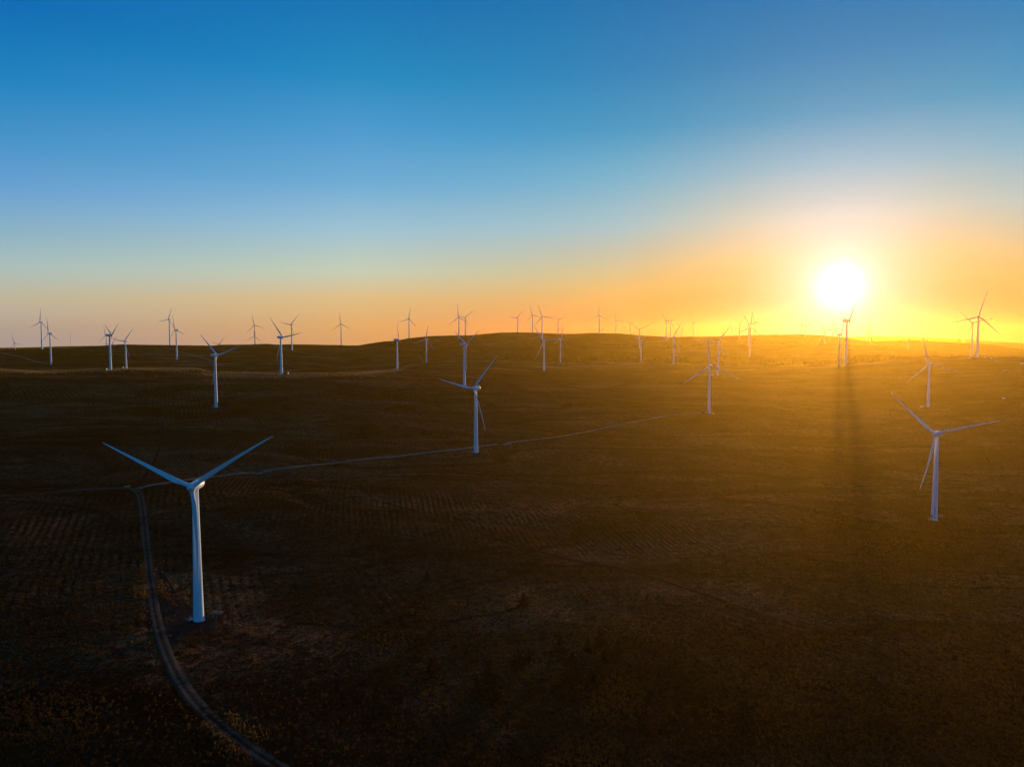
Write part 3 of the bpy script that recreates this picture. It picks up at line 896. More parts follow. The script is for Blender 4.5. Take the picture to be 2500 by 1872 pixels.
def stairs_mesh():
    bm = bmesh.new()
    box(bm, (0, -2.75, 1.02), (1.4, 1.1, 0.08))
    for k in range(5): box(bm, (0, -3.45 - 0.28 * k, 0.85 - 0.2 * k), (1.1, 0.27, 0.05))
    for sx in (-0.68, 0.68):
        for (y, z0, z1) in ((-2.25, 0, 2.05), (-3.25, 0, 2.05), (-4.65, -0.2, 1.1)):
            box(bm, (sx, y, (z0 + z1) / 2), (0.06, 0.06, z1 - z0))
        box(bm, (sx, -2.75, 2.05), (0.07, 1.06, 0.07))
        b2 = bmesh.new(); box(b2, (0, 0, 0), (0.06, 1.75, 0.06))
        bmesh.ops.rotate(b2, cent=(0, 0, 0), matrix=Matrix.Rotation(R(33), 3, 'X'), verts=b2.verts)
        bmesh.ops.translate(b2, vec=(sx, -3.95, 1.58), verts=b2.verts)
        t = bpy.data.meshes.new('t'); b2.to_mesh(t); b2.free(); bm.from_mesh(t); bpy.data.meshes.remove(t)
    me = bm_mesh('stairs', bm, False); me.materials.append(MAT_STEEL)
    return me


def lettering_mesh(r_):
    """worn dark characters stacked down the foot of a tower"""
    bm = bmesh.new()
    rr = random.Random(4)
    z = 9.2
    while z > 1.2:
        h_ = rr.uniform(0.55, 0.9)
        for k in range(rr.choice((2, 3, 3))):
            w = rr.uniform(0.12, 0.2)
            x = rr.uniform(-0.38, 0.38)
            if rr.random() < 0.5: d, c = (w, 0.02, h_), (x, z - h_ / 2)
            else: d, c = (rr.uniform(0.4, 0.75), 0.02, w), (x * 0.3, z - rr.uniform(0.1, h_))
            a = c[0] / r_
            rad = r_ - 0.013 * c[1] * 1.25 + 0.05
            b2 = bmesh.new(); box(b2, (0, -rad, c[1]), d)
            bmesh.ops.rotate(b2, cent=(0, 0, 0), matrix=Matrix.Rotation(a, 3, 'Z'), verts=b2.verts)
            t = bpy.data.meshes.new('t'); b2.to_mesh(t); b2.free(); bm.from_mesh(t); bpy.data.meshes.remove(t)
        z -= h_ + 0.2
    me = bm_mesh('lettering', bm, False); me.materials.append(MAT_INK)
    return me


ME_BLADE, ME_HUB, ME_NAC, ME_VENT, ME_VANE = blade_mesh(), hub_mesh(), nacelle_mesh(), vent_mesh(), mast_mesh()
ME_DOOR, ME_STAIRS = door_mesh(), stairs_mesh()
OFF = 3.4                                              # hub in front of the tower axis
SPOTS = {}
TOP = CAM_H + 5
for (tid, hx, hy, Zr, psi, phi, fb, foot) in TURBINES:
    tx, tz = ray(hx, hy)
    Y = float(Zr)
    if tid in FORCE_Y: Y = float(FORCE_Y[tid])
    elif foot is not None:
        # distance of the ground where the tower foot is seen
        fx, fy, fz = hit(foot[0], foot[1])
        Y = min(max(fy, 0.72 * Zr), 1.55 * Zr)
    elif Zr > 3000: Y = Zr - 0.55 * (Zr - 3000)        # the farther, smaller machines
    s = Y / Zr
    TOP = max(TOP, CAM_H + tz * Y + 40 * s)
    los = math.atan2(tx, 1.0)
    a_ = los + R(psi)
    rz = -a_ + (math.pi if fb == 'f' else 0.0)
    hub = Vector((tx * Y, Y, CAM_H + tz * Y))
    loc = hub - Quaternion((0, 0, 1), rz) @ Vector((0, -OFF * s, 0))
    gz = float(height(loc.x, loc.y))
    H = (hub.z - gz) / s
    if H < 45: gz = hub.z - 45 * s; H = 45.0           # foot stands in a dip of the land
    root = empty('wind_turbine', (loc.x, loc.y, gz), rz, s)
    tag(root, LABELS[tid], 'wind turbine', 'turbines of the hill wind farm')
    near = Y < 1200
    nz = H                                             # hub height in turbine units
    tw = link('tower', tower_mesh(nz - 1.7, Y < 1700), None, root)
    if near:
        da = R(250) + rz * 0 - rz                      # door side: to the left as seen from the drone
        link('door', ME_DOOR, None, tw, (0, 0, 0), (0, 0, R(-75) - rz))
        link('stairs', ME_STAIRS, None, tw, (0, 0, 0), (0, 0, R(-75) - rz))
    if tid == 3: link('lettering', lettering_mesh(2.1), None, tw, (0, 0, 0), (0, 0, R(8) - rz - los))
    nac = link('nacelle', ME_NAC, None, root, (0, 0, nz))
    if Y < 1900:
        link('vent', ME_VENT, None, nac)
    if Y < 700:
        link('wind_vane', ME_VANE, None, nac)
    link('hub', ME_HUB, None, root, (0, -OFF, nz))
    sgn = -1 if fb == 'f' else 1
    for k in range(3):
        link('blade', ME_BLADE, None, root, (0, -OFF, nz), (0, sgn * R(phi + 120 * k), 0))
    SPOTS[tid] = (loc.x, loc.y, gz, s)
    print('turbine %d Y=%.0f s=%.2f H=%.1f' % (tid, Y, s, H))


# ------------------------------------------------------------------ measuring mast
def strut(bm, p, q, r_):
    p, q = Vector(p), Vector(q)
    res = bmesh.ops.create_cone(bm, cap_ends=True, segments=5, radius1=r_, radius2=r_, depth=(q - p).length)
    m = Matrix.Translation((p + q) / 2) @ (q - p).to_track_quat('Z', 'Y').to_matrix().to_4x4()
    bmesh.ops.transform(bm, matrix=m, verts=res['verts'])


mx, my, mz = hit(172.2, 845.5, 2500, 6000)
mroot = empty('measuring_mast', (mx, my, mz), 0.3)
tag(mroot, 'thin lattice measuring mast standing on the far left plateau', 'mast')
bm = bmesh.new(); HM = 76.0
for k in range(3):
    a0 = k * 2.0944; a1 = (k + 1) * 2.0944
    strut(bm, (1.3 * math.cos(a0), 1.3 * math.sin(a0), -2), (1.1 * math.cos(a0), 1.1 * math.sin(a0), HM), 0.32)
    for j in range(14):
        z0, z1 = HM * j / 14, HM * (j + 1) / 14
        strut(bm, (1.25 * math.cos(a0), 1.25 * math.sin(a0), z0), (1.25 * math.cos(a1), 1.25 * math.sin(a1), z1), 0.16)
link('lattice', bm_mesh('lattice', bm, False), MAT_STEEL, mroot)
bm = bmesh.new(); box(bm, (0, 0, HM), (6.5, 0.7, 0.7)); box(bm, (0, 0, HM - 14), (5, 0.5, 0.5)); box(bm, (0, 0, HM + 1.2), (0.5, 0.5, 2))
link('crossarm', bm_mesh('crossarm', bm, False), MAT_STEEL, mroot)


# ------------------------------------------------------------------ transformer kiosks and cabinets
def kiosk(x, y, rz, dims, label, body=None, roof=None, name='transformer_kiosk', cat='kiosk', group='transformer kiosks at the turbine feet'):
    L_, D_, H_ = dims
    z = float(height(x, y))
    root = empty(name, (x, y, z - 0.1), rz)
    tag(root, label, cat, group)
    bm = bmesh.new(); box(bm, (0, 0, H_ / 2), (L_, D_, H_), 0.05); box(bm, (0, 0, 0.1), (L_ + 0.5, D_ + 0.5, 0.4))
    link('body', bm_mesh('body', bm, False), body or MAT_KIOSK, root)
    bm = bmesh.new()
    vs = [bm.verts.new(p) for p in ((-L_ / 2 - .2, -D_ / 2 - .2, H_), (L_ / 2 + .2, -D_ / 2 - .2, H_), (L_ / 2 + .2, D_ / 2 + .2, H_), (-L_ / 2 - .2, D_ / 2 + .2, H_),
                                    (-L_ / 2 - .2, -D_ / 2 - .2, H_ + .18), (L_ / 2 + .2, -D_ / 2 - .2, H_ + .18), (L_ / 2 + .2, D_ / 2 + .2, H_ + .18), (-L_ / 2 - .2, D_ / 2 + .2, H_ + .18),
                                    (-L_ / 2 - .2, 0, H_ + .42), (L_ / 2 + .2, 0, H_ + .42))]
    for f in ((3, 2, 1, 0), (0, 1, 5, 4), (2, 3, 7, 6), (4, 5, 9, 8), (6, 7, 8, 9), (1, 2, 6, 9, 5), (3, 0, 4, 8, 7)): bm.faces.new([vs[i] for i in f])
    link('roof', bm_mesh('roof', bm, False), roof or MAT_ROOF, root)
    bm = bmesh.new()
    box(bm, (-L_ * 0.2, -D_ / 2 - 0.02, H_ * 0.46), (L_ * 0.3, 0.08, H_ * 0.78)); box(bm, (L_ * 0.2, -D_ / 2 - 0.02, H_ * 0.46), (L_ * 0.3, 0.08, H_ * 0.78))
    link('door', bm_mesh('door', bm, False), MAT_DOOR if body is None else body, root)
    return root


def beside(tid, dx, dy):
    x, y, z, s = SPOTS[tid]
    return x + dx, y + dy


kiosk(*beside(1, 5.9, 4.0), R(-12), (4.2, 2.6, 2.3), 'dark kiosk with pale roof beside the foot of the nearest turbine')
kiosk(*beside(2, 8.2, 2.0), R(2), (4.6, 2.6, 2.5), 'dark kiosk with pale roof beside the turbine on the straight track')
kiosk(*beside(3, 7.2, 6.0), R(-8), (5.4, 3.0, 1.0), 'low kiosk with a glinting roof beside the largest turbine on the right slope')
kiosk(*beside(4, -7.2, -1.5), R(4), (4.6, 2.8, 2.6), 'dark kiosk at the very end of the straight track, left of its turbine')
kiosk(*beside(8, 5.4, 2.5), R(5), (5.5, 2.8, 2.8), 'dark kiosk beside the turbine on the ploughed brown crest')
kiosk(*beside(8, 9.6, 1.5), R(5), (1.9, 1.9, 3.4), 'narrow pale cabinet at the right end of the kiosk on the ploughed crest', MAT_PALE, MAT_PALE, 'cabinet', 'cabinet', 'small cabinets beside turbines')
kiosk(*beside(12, -6.0, -2.0), R(0), (1.9, 1.8, 3.3), 'yellow cabinet beside the narrow V turbine on the left crest', MAT_YELLOW, MAT_YELLOW, 'cabinet', 'cabinet', 'small cabinets beside turbines')
kiosk(*beside(12, -9.6, -1.0), R(0), (4.2, 2.4, 2.6), 'dark kiosk left of the yellow cabinet on the left crest')
x15, y15 = ray(300, 900)[0] * 1236, 1236.0
kiosk(x15, y15, R(0), (1.5, 1.6, 3.0), 'small yellow cabinet left of the foot of the second left crest turbine', MAT_YELLOW, MAT_YELLOW, 'cabinet', 'cabinet', 'small cabinets beside turbines')
kiosk(*beside(10, 5.0, 1.0), R(0), (4.2, 2.6, 2.4), 'dark kiosk beside the edge-on turbine on the brown crest')
kiosk(*beside(11, 6.2, 1.0), R(0), (4.6, 2.6, 2.6), 'dark kiosk beside the turbine below the rising ridge')
kiosk(*beside(5, -13, -4), R(8), (5.0, 2.8, 2.8), 'pale kiosk left of the second turbine behind the end of the straight track', MAT_PALE, MAT_ROOF)
kiosk(*beside(6, -8.5, -1), R(8), (4.0, 2.6, 2.2), 'pale kiosk left of the turbine on the amber slope', MAT_PALE, MAT_ROOF)
kiosk(*beside(44, 8.0, 3), R(8), (5.0, 2.8, 2.6), 'pale kiosk beside the turbine before the ragged tree line', MAT_PALE, MAT_ROOF)
kiosk(*beside(63, -4.0, -3), R(8), (3.4, 2.2, 2.4), 'pale kiosk at the foot of the turbine that shadows the golden moor', MAT_PALE, MAT_ROOF)


# a low concrete slab glinting by the track end turbine, and a small pale gate post pair at the junction
def slab(x, y, rz, dims, label):
    z = float(height(x, y))
    bm = bmesh.new(); box(bm, (0, 0, dims[2] / 2), dims, 0.04)
    for k in range(3): box(bm, (-dims[0] * .3 + k * dims[0] * .3, 0, dims[2] + .04), (dims[0] * .22, dims[1] * .7, .08), 0.02)
    o = link('concrete_slab', bm_mesh('concrete_slab', bm, False), MAT_PALE, None, (x, y, z), (0, 0, rz))
    tag(o, label, 'slab')


slab(*beside(4, 4.6, -1.5), R(-15), (4.0, 2.0, 0.4), 'pale low slab right of the turbine at the end of the straight track')


def gate(px, py, label):
    x, y, z = hit(px, py)
    root = empty('field_gate', (x, y, z), R(15)); tag(root, label, 'gate')
    bm = bmesh.new()
    for sx in (-2.0, 2.0): lathe(bm, [(0.12, -0.3), (0.12, 1.5), (0.05, 1.56)], 8, 'Z', off=(sx, 0, 0))
    link('post', bm_mesh('post', bm, False), MAT_BARK, root)
    bm = bmesh.new()
    for k in range(5): box(bm, (0, 0, 0.35 + 0.22 * k), (3.7, 0.05, 0.07))
    for sx in (-1.82, 0, 1.82): box(bm, (sx, 0.04, 0.8), (0.07, 0.05, 1.05))
    link('bars', bm_mesh('bars', bm, False), MAT_STEEL, root)


gate(310, 1190, 'small pale field gate by the junction where the curving track meets the straight one')


def glint_mesh(seed):
    bm = bmesh.new()
    bmesh.ops.create_icosphere(bm, subdivisions=3, radius=1.0)
    for v in bm.verts:
        n_ = float(fbm(np.array([v.co.x * 1.4 + seed]), np.array([v.co.y * 1.4 + v.co.z * 1.9]), 1.0, 3, seed)[0])
        v.co *= 1.0 + 0.28 * n_
        v.co.z *= 0.72
    return bm_mesh('glint', bm, True, 35)


for k, (px, py, sz, lab) in enumerate([  # pale lumps put in for bright glints of unknown source
    (2422, 877.5, 3.4, 'brightest pale lump standing for a glint right of the tallest dark turbine at the right edge'),
    (2404, 873.2, 2.0, 'small pale lump standing for a glint just right of the foot of the tallest dark turbine'),
    (2367, 874.6, 1.8, 'small pale lump standing for a glint left of the foot of the thinner tall dark turbine'),
    (2496, 888.5, 2.6, 'pale lump standing for a glint, touching the right edge of the picture below the crest'),
    (2453, 905.5, 1.9, 'lone pale lump standing for a glint on the bare amber slope below the brightest one'),
    (2450, 974.0, 2.0, 'pale lump standing for a glint on the amber slope right of the turbine with the leaning top blade'),
]):
    x, y, z = hit(px, py)
    o = link('glint', glint_mesh(k + 3), MAT_PALE, None, (x, y, z + sz * 0.3), (0, 0, k * 1.3)); o.scale = (sz * 1.2, sz, sz)
    tag(o, lab, 'glint', 'pale lumps standing for glints on the right crest')


# ------------------------------------------------------------------ conifers
def conifer_geo(h, w, n_whorl, n_br, rr, bend=0.0):
    """branch fans of small leaf faces -> verts, quads"""
    V, F = [], []
    for k in range(n_whorl):
        f = (k + 0.5) / n_whorl
        z0 = h * (0.08 + 0.9 * f)
        L_ = w * (1 - f) ** 0.85 * rr.uniform(0.7, 1.2) + 0.12 * w
        a0 = rr.uniform(0, 6.28)
        for i in range(n_br):
            if rr.random() < 0.13: continue
            a = a0 + 6.2832 * i / n_br + rr.uniform(-.25, .25)
            l = L_ * rr.uniform(0.55, 1.2)
            ca, sa = math.cos(a), math.sin(a)
            drop = rr.uniform(0.05, 0.45) * l
            for q in range(3):
                u0, u1 = 0.05 + q * 0.32, 0.05 + (q + 1) * 0.34
                hw = (0.30 - 0.07 * q) * l * rr.uniform(0.7, 1.2)
                dz = rr.uniform(-.12, .12) * l
                for sd in (-1, 1):
                    b = len(V)
                    V += [(ca * l * u0, sa * l * u0, z0 - drop * u0),
                          (ca * l * u1, sa * l * u1, z0 - drop * u1),
                          (ca * l * (u1 - .1) - sa * hw * sd, sa * l * (u1 - .1) + ca * hw * sd, z0 - drop * u1 - .12 * l + dz),
                          (ca * l * (u0 + .05) - sa * hw * .6 * sd, sa * l * (u0 + .05) + ca * hw * .6 * sd, z0 - drop * u0 - .1 * l + dz)]
                    F.append((b, b + 1, b + 2, b + 3))
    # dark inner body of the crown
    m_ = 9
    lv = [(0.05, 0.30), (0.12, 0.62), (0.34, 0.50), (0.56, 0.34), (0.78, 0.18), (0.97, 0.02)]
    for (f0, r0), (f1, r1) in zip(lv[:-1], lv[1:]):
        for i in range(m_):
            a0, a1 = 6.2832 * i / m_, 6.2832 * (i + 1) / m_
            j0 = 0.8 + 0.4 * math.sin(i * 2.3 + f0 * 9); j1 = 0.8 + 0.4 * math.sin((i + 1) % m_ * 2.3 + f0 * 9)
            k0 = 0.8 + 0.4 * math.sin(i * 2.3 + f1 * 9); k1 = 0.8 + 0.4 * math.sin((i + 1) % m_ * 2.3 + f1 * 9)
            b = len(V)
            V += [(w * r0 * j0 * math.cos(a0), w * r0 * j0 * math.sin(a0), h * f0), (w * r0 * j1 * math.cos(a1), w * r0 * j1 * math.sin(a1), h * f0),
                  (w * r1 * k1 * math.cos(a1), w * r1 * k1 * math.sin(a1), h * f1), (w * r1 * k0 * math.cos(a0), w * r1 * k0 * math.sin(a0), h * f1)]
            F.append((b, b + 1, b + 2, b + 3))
    # leader
    b = len(V)
    V += [(-.06 * w, 0, h * .9), (.06 * w, 0, h * .9), (.02 * w, 0, h * 1.03), (-.02 * w, 0, h * 1.03)]
    F.append((b, b + 1, b + 2, b + 3))
    return V, F


def trunk_mesh(h, r_):
    bm = bmesh.new()
    lathe(bm, [(r_ * 1.3, -0.3), (r_, 0.4), (r_ * .7, h * .5), (r_ * .15, h * .96)], 7, 'Z')
    return bm_mesh('trunk', bm, True, 60)


rr = random.Random(21)
KINDS = []
for k in range(5):
    v, f = conifer_geo(1.0, rr.uniform(0.17, 0.27), 9 + k % 3, 7, rr)
    KINDS.append((np_mesh('conifer_crown', v, f), trunk_mesh(1.0, 0.02), np.array(v), np.array(f)))
    KINDS[-1][0].materials.append(MAT_CONIFER); KINDS[-1][1].materials.append(MAT_BARK)
WHOLE = []
for c_, t_, _, _ in KINDS:                              # crown and trunk in one mesh for trees a few pixels high
    bm = bmesh.new(); bm.from_mesh(c_); bm.from_mesh(t_)
    me_ = bpy.data.meshes.new('conifer_tree'); bm.to_mesh(me_); bm.free(); me_.materials.append(MAT_CONIFER)
    WHOLE.append(me_)


def conifer(x, y, h, label, group, k, parts=True, wide=1.0, name='conifer_tree'):
    z = float(height(x, y))
    rz = random.uniform(0, 6.28)
    if parts:
        root = empty(name, (x, y, z - 0.1), rz)
        root.scale = (h * wide, h * wide, h)
        link('crown', KINDS[k][0], None, root); link('trunk', KINDS[k][1], None, root)
    else:
        root = link(name, WHOLE[k], None, None, (x, y, z - 0.1), (0, 0, rz)); root.scale = (h * wide, h * wide, h)
    tag(root, label, 'conifer', group)
    return root


# young conifers in the dark foreground: (photo x, photo y of the foot, height m, label)
YOUNG = [
    (1368, 1605, 6.4, 'widest young conifer at the left of the dark foreground clump, on its own'),
    (1266, 1628, 5.2, 'narrow young conifer left of the foreground clump, halfway to the stunted trio'),
    (1290, 1612, 3.6, 'small young conifer close behind the narrow one left of the clump'),
    (1192, 1668, 5.0, 'upper young conifer of the stunted trio in the dark foreground'),
    (1164, 1702, 5.2, 'left young conifer of the stunted trio in the dark foreground'),
    (1203, 1712, 6.0, 'lower right young conifer of the stunted trio in the dark foreground'),
    (1396, 1662, 7.4, 'tallest broad conifer at the middle of the dark foreground clump'),
    (1436, 1592, 4.2, 'small conifer at the back of the foreground clump, left of the sharp pointed one'),
    (1464, 1580, 5.0, 'sharp pointed conifer at the top of the dark foreground clump'),
    (1480, 1622, 7.2, 'broad conifer at the right of the dark foreground clump'),
    (1508, 1600, 4.6, 'slim conifer at the far right edge of the dark foreground clump'),
    (1444, 1674, 4.4, 'low conifer in front of the broad right one in the foreground clump'),
    (1392, 1708, 5.8, 'nearest conifer of the dark foreground clump, lowest in the picture'),
    (1462, 1660, 4.0, 'bushy small conifer at the lower right of the foreground clump'),
    (1278, 1480, 4.6, 'lone rounded conifer at the end of the curved foreground ditch'),
    (1052, 1646, 4.4, 'lone dark conifer on the moor left of the stunted trio'),
    (1814, 1770, 5.6, 'lone dark conifer in the lower right foreground'),
    (1568, 1790, 4.8, 'lone dark conifer near the bottom edge right of the middle'),
    (1042, 1420, 4.0, 'lone low conifer above the curved foreground ditch on the left'),
]
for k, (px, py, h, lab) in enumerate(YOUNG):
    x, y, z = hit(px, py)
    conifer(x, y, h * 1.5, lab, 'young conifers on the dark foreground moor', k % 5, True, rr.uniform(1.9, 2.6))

# the ragged tree line at the far edge of the golden moor: (photo x, photo y of the tops, spread)
EDGE_TOP = [(1490, 873), (1520, 872.5), (1545, 869), (1560, 873), (1580, 872), (1600, 869.5), (1612, 868), (1622, 872), (1630, 867), (1645, 869), (1655, 872),
            (1665, 870), (1675, 864), (1683, 868), (1690, 867), (1700, 868), (1712, 866), (1725, 867), (1740, 864), (1755, 863.5), (1775, 864.5), (1800, 867),
            (1830, 870), (1850, 874), (1872, 871), (1890, 872.5), (1905, 870.5), (1918, 872), (1941, 870), (1960, 876), (1985, 877), (2010, 873), (2022, 878), (2040, 875),
            (2062, 870), (2075, 868.5), (2095, 863.5), (2115, 864), (2150, 863.6), (2180, 865), (2210, 867.5), (2240, 871), (2265, 873), (2300, 871), (2320, 872), (2345, 871)]
ex = np.array([p[0] for p in EDGE_TOP]); ey = np.array([p[1] for p in EDGE_TOP])
lab_edge = 'dark conifer in the ragged tree line along the far edge of the golden moor'
px = 1488.0
n_edge = 0
while px < 2350:
    top = float(np.interp(px, ex, ey)) + rr.uniform(-1.0, 2.2)
    # stand the tree on the land a little behind the field edge
    tx, _ = ray(px, top)
    yk = float(np.interp(px, [1488, 1567, 1645, 1755, 1900, 2050, 2180, 2270, 2400], [1955, 1960, 1800, 1800, 1660, 1560, 1535, 1525, 1525])) + rr.uniform(0, 60)
    X, Y = tx * yk, yk
    zt = CAM_H + ray(px, top)[1] * yk
    h = zt - float(height(X, Y))
    h = min(max(h, 5.0), 27.0)
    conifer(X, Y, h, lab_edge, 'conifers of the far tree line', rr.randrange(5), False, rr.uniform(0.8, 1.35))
    n_edge += 1
    px += rr.uniform(2.2, 6.5) if not (1600 < px < 1760) else rr.uniform(2.5, 6.0)
print('edge trees', n_edge)

# the plantation behind: one mass nobody could count
MV, MF = [], []
off = 0
top_x = [1210, 1222, 1245, 1300, 1370, 1440, 1490, 1600, 1700, 1755, 1830, 1880, 1960, 2040, 2075, 2095, 2150, 2200, 2270, 2350]
top_y = [871, 868, 867, 865.5, 866.5, 869, 872.5, 873, 869.5, 865.5, 870, 875, 878.5, 877.5, 873, 864.8, 864.2, 868, 873.5, 874]
for n_ in range(2600):
    px = rr.uniform(1212, 2300)
    y0 = float(np.interp(px, [1212, 1370, 1488, 1567, 1645, 1755, 1900, 2050, 2180, 2270, 2400], [1900, 1935, 1955, 1965, 1830, 1830, 1690, 1580, 1545, 1535, 1530]))
    yk = y0 + rr.uniform(0, 1) ** 1.4 * 150
    top = float(np.interp(px, top_x, top_y)) + rr.uniform(-0.3, 1.6)
    tx, tz = ray(px, top)
    X, Y = tx * yk, yk
    h = CAM_H + tz * yk - float(height(X, Y))
    if h < 4: h = rr.uniform(4, 7)
    h = min(h, 26.0)
    kk = KINDS[rr.randrange(5)]
    w = h * rr.uniform(0.9, 1.5); ang = rr.uniform(0, 6.28)
    v = kk[2].copy(); c, s = math.cos(ang), math.sin(ang)
    vx = (v[:, 0] * c - v[:, 1] * s) * w + X; vy = (v[:, 0] * s + v[:, 1] * c) * w + Y
    vz = v[:, 2] * h + float(height(X, Y)) - 0.3
    MV.append(np.stack([vx, vy, vz], 1)); MF.append(kk[3] + off); off += len(v)
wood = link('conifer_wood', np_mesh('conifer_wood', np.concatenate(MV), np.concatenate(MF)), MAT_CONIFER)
tag(wood, 'dense dark conifer plantation filling the hollow below the hazy hills', 'wood', kind='stuff')

# a thin fringe of wood on the first hazy rise
MV, MF = [], []; off = 0
for n_ in range(620):
    px = rr.uniform(1455, 2235)
    if 1530 < px < 1640 and rr.random() < 0.6: continue
    yk = 2225 + rr.uniform(-8, 40)
    tx, tz = ray(px, 840)
    X, Y = tx * yk, yk; h = rr.uniform(3, 7.5)
    kk = KINDS[rr.randrange(5)]; w = h * rr.uniform(1.3, 2.2)
    v = kk[2]; vz = v[:, 2] * h + float(height(X, Y)) - 0.3
    MV.append(np.stack([v[:, 0] * w + X, v[:, 1] * w + Y, vz], 1)); MF.append(kk[3] + off); off += len(v)
fr = link('conifer_wood', np_mesh('wood_fringe', np.concatenate(MV), np.concatenate(MF)), MAT_CONIFER)
tag(fr, 'thin low wood along the crest of the first hazy rise behind the tree line', 'wood', kind='stuff')


# ------------------------------------------------------------------ tussocks and heather on the near moor
def tussocks(name, n, y0, y1, hmin, hmax, mat, seed, label, dens_wl, thr, nb=6):
    g = np.random.default_rng(seed)
    # even in the picture: more of them far away than a flat scatter would give near
    u = g.random(n)
    Y = 1 / (1 / y0 + u * (1 / y1 - 1 / y0))
    t = g.uniform(-0.80, 0.80, n)
    X = t * Y
    d = fbm(X, Y * 0.6, dens_wl, 3, seed)
    keep = g.random(n) < np.clip(0.55 + (d - thr) * 0.7, 0.12, 1)
    # leave the tracks clear
    for C, wd in ((C1, 2.3), (C2, 2.2)):
        for q in range(0, len(C), 3):
            keep &= (np.abs(X - C[q, 0]) > wd) | (np.abs(Y - C[q, 1]) > wd + 1.5)
    X, Y = X[keep], Y[keep]; m = len(X)
    Z = height(X, Y)
    V = []; 
    for b in range(nb):
        a = g.uniform(0, 2 * np.pi, m); h = g.uniform(hmin, hmax, m); lean = g.uniform(0.15, 0.9, m) * h
        w = g.uniform(0.10, 0.22, m) * (1 + h)
        bx = X + g.normal(0, 0.22, m); by = Y + g.normal(0, 0.22, m)
        ca, sa = np.cos(a), np.sin(a)
        p0 = np.stack([bx - sa * w, by + ca * w, Z - 0.05], 1)
        p1 = np.stack([bx + sa * w, by - ca * w, Z - 0.05], 1)
        p2 = np.stack([bx + ca * lean, by + sa * lean, Z + h], 1)
        V.append(np.stack([p0, p1, p2], 1))
    V = np.concatenate(V).reshape(-1, 3)
    F = np.arange(len(V)).reshape(-1, 3)
    o = link(name, np_mesh(name, V, F), mat)
    tag(o, label, 'grass' if 'grass' in name else 'heather', kind='stuff')


tussocks('moor_grass', 90000, 150, 1000, 0.35, 1.0, MAT_GRASS, 31, 'tawny grass tussocks scattered over the dark moor', 45, 0.15)
tussocks('heather', 80000, 150, 700, 0.25, 0.7, MAT_HEATHER, 47, 'low dark heather clumps between the grass of the moor', 60, 0.0)


def grass_at(name, X, Y, hmin, hmax, mat, seed, label, nb=5, wide=1.0):
    g = np.random.default_rng(seed); m = len(X); Z = height(X, Y); V = []
    for b in range(nb):
        a = g.uniform(0, 2 * np.pi, m); h = g.uniform(hmin, hmax, m); lean = g.uniform(0.1, 0.7, m) * h
        w = g.uniform(0.12, 0.26, m) * (1 + h) * wide
        bx = X + g.normal(0, 0.35 * wide, m); by = Y + g.normal(0, 0.35 * wide, m); ca, sa = np.cos(a), np.sin(a)
        V.append(np.stack([np.stack([bx - sa * w, by + ca * w, Z - 0.05], 1), np.stack([bx + sa * w, by - ca * w, Z - 0.05], 1),
                           np.stack([bx + ca * lean, by + sa * lean, Z + h], 1)], 1))
    V = np.concatenate(V).reshape(-1, 3)
    o = link(name, np_mesh(name, V, np.arange(len(V)).reshape(-1, 3)), mat)
    tag(o, label, 'grass', kind='stuff')


# rank golden grass along the verges of the near track
g_ = np.random.default_rng(77)
seg = C1[5:int(len(C1) * 0.5)]
NVG = 3000
idx = g_.integers(0, len(seg) - 1, NVG)
tg = np.gradient(seg, axis=0); tg /= np.linalg.norm(tg, axis=1)[:, None]
side = np.where(g_.random(NVG) < 0.72, 1.0, -1.0)
offs = (2.1 + np.abs(g_.normal(0, 3.2, NVG))) * side
vx_ = seg[idx, 0] - tg[idx, 1] * offs; vy_ = seg[idx, 1] + tg[idx, 0] * offs
vk = g_.random(NVG) < np.clip(0.25 + 1.1 * fbm(vx_, vy_, 26, 3, 91), 0.02, 1)
grass_at('verge_grass', vx_[vk], vy_[vk], 0.5, 1.25, MAT_VERGEGRASS, 78, 'golden rank grass along the verges of the curving track')
# bleached grass along the crest of the near moor
n_ = 60000
tt_ = g_.uniform(-0.76, 0.42, n_)
cy_ = np.interp(tt_, TT, _LY[7])
yy_ = cy_ + 25 - np.abs(g_.normal(0, 1, n_)) * 60
xx_ = tt_ * yy_
dens = np.interp(tt_ * FPX + CX, [0, 60, 110, 200, 480, 520, 560, 700, 820, 860, 960, 1040, 1250, 1500, 2000], [1, 1, .6, .45, .8, .7, .15, .12, .2, .7, .8, .8, .5, .3, .2])
ck = g_.random(n_) < dens * np.clip(0.5 + 0.8 * fbm(xx_, yy_ * 0.5, 60, 3, 66), 0.05, 1)
grass_at('crest_grass', xx_[ck], yy_[ck], 0.5, 1.3, MAT_TAWNY, 79, 'bleached tawny grass along the sunlit crest of the near moor', 4, 1.7)


# ------------------------------------------------------------------ sun, sky, haze
SUN_AZ = math.atan((2047 - CX) / FPX)
SUN_EL = R(3.85)
SV = Vector((math.sin(SUN_AZ) * math.cos(SUN_EL), math.cos(SUN_AZ) * math.cos(SUN_EL), math.sin(SUN_EL)))
sd = bpy.data.lights.new('sun', 'SUN')
sd.energy = 5.0
sd.angle = R(0.5)
sd.color = (1.0, 0.71, 0.42)
sun = bpy.data.objects.new('sun', sd)
COL.objects.link(sun)
sun.rotation_euler = SV.to_track_quat('Z', 'Y').to_euler()
sun.location = (600, 1200, 600)

world = bpy.data.worlds.new('World')
SC.world = world
world.use_nodes = True
nt = world.node_tree
nt.nodes.clear()
N = nt.nodes.new; L = nt.links.new


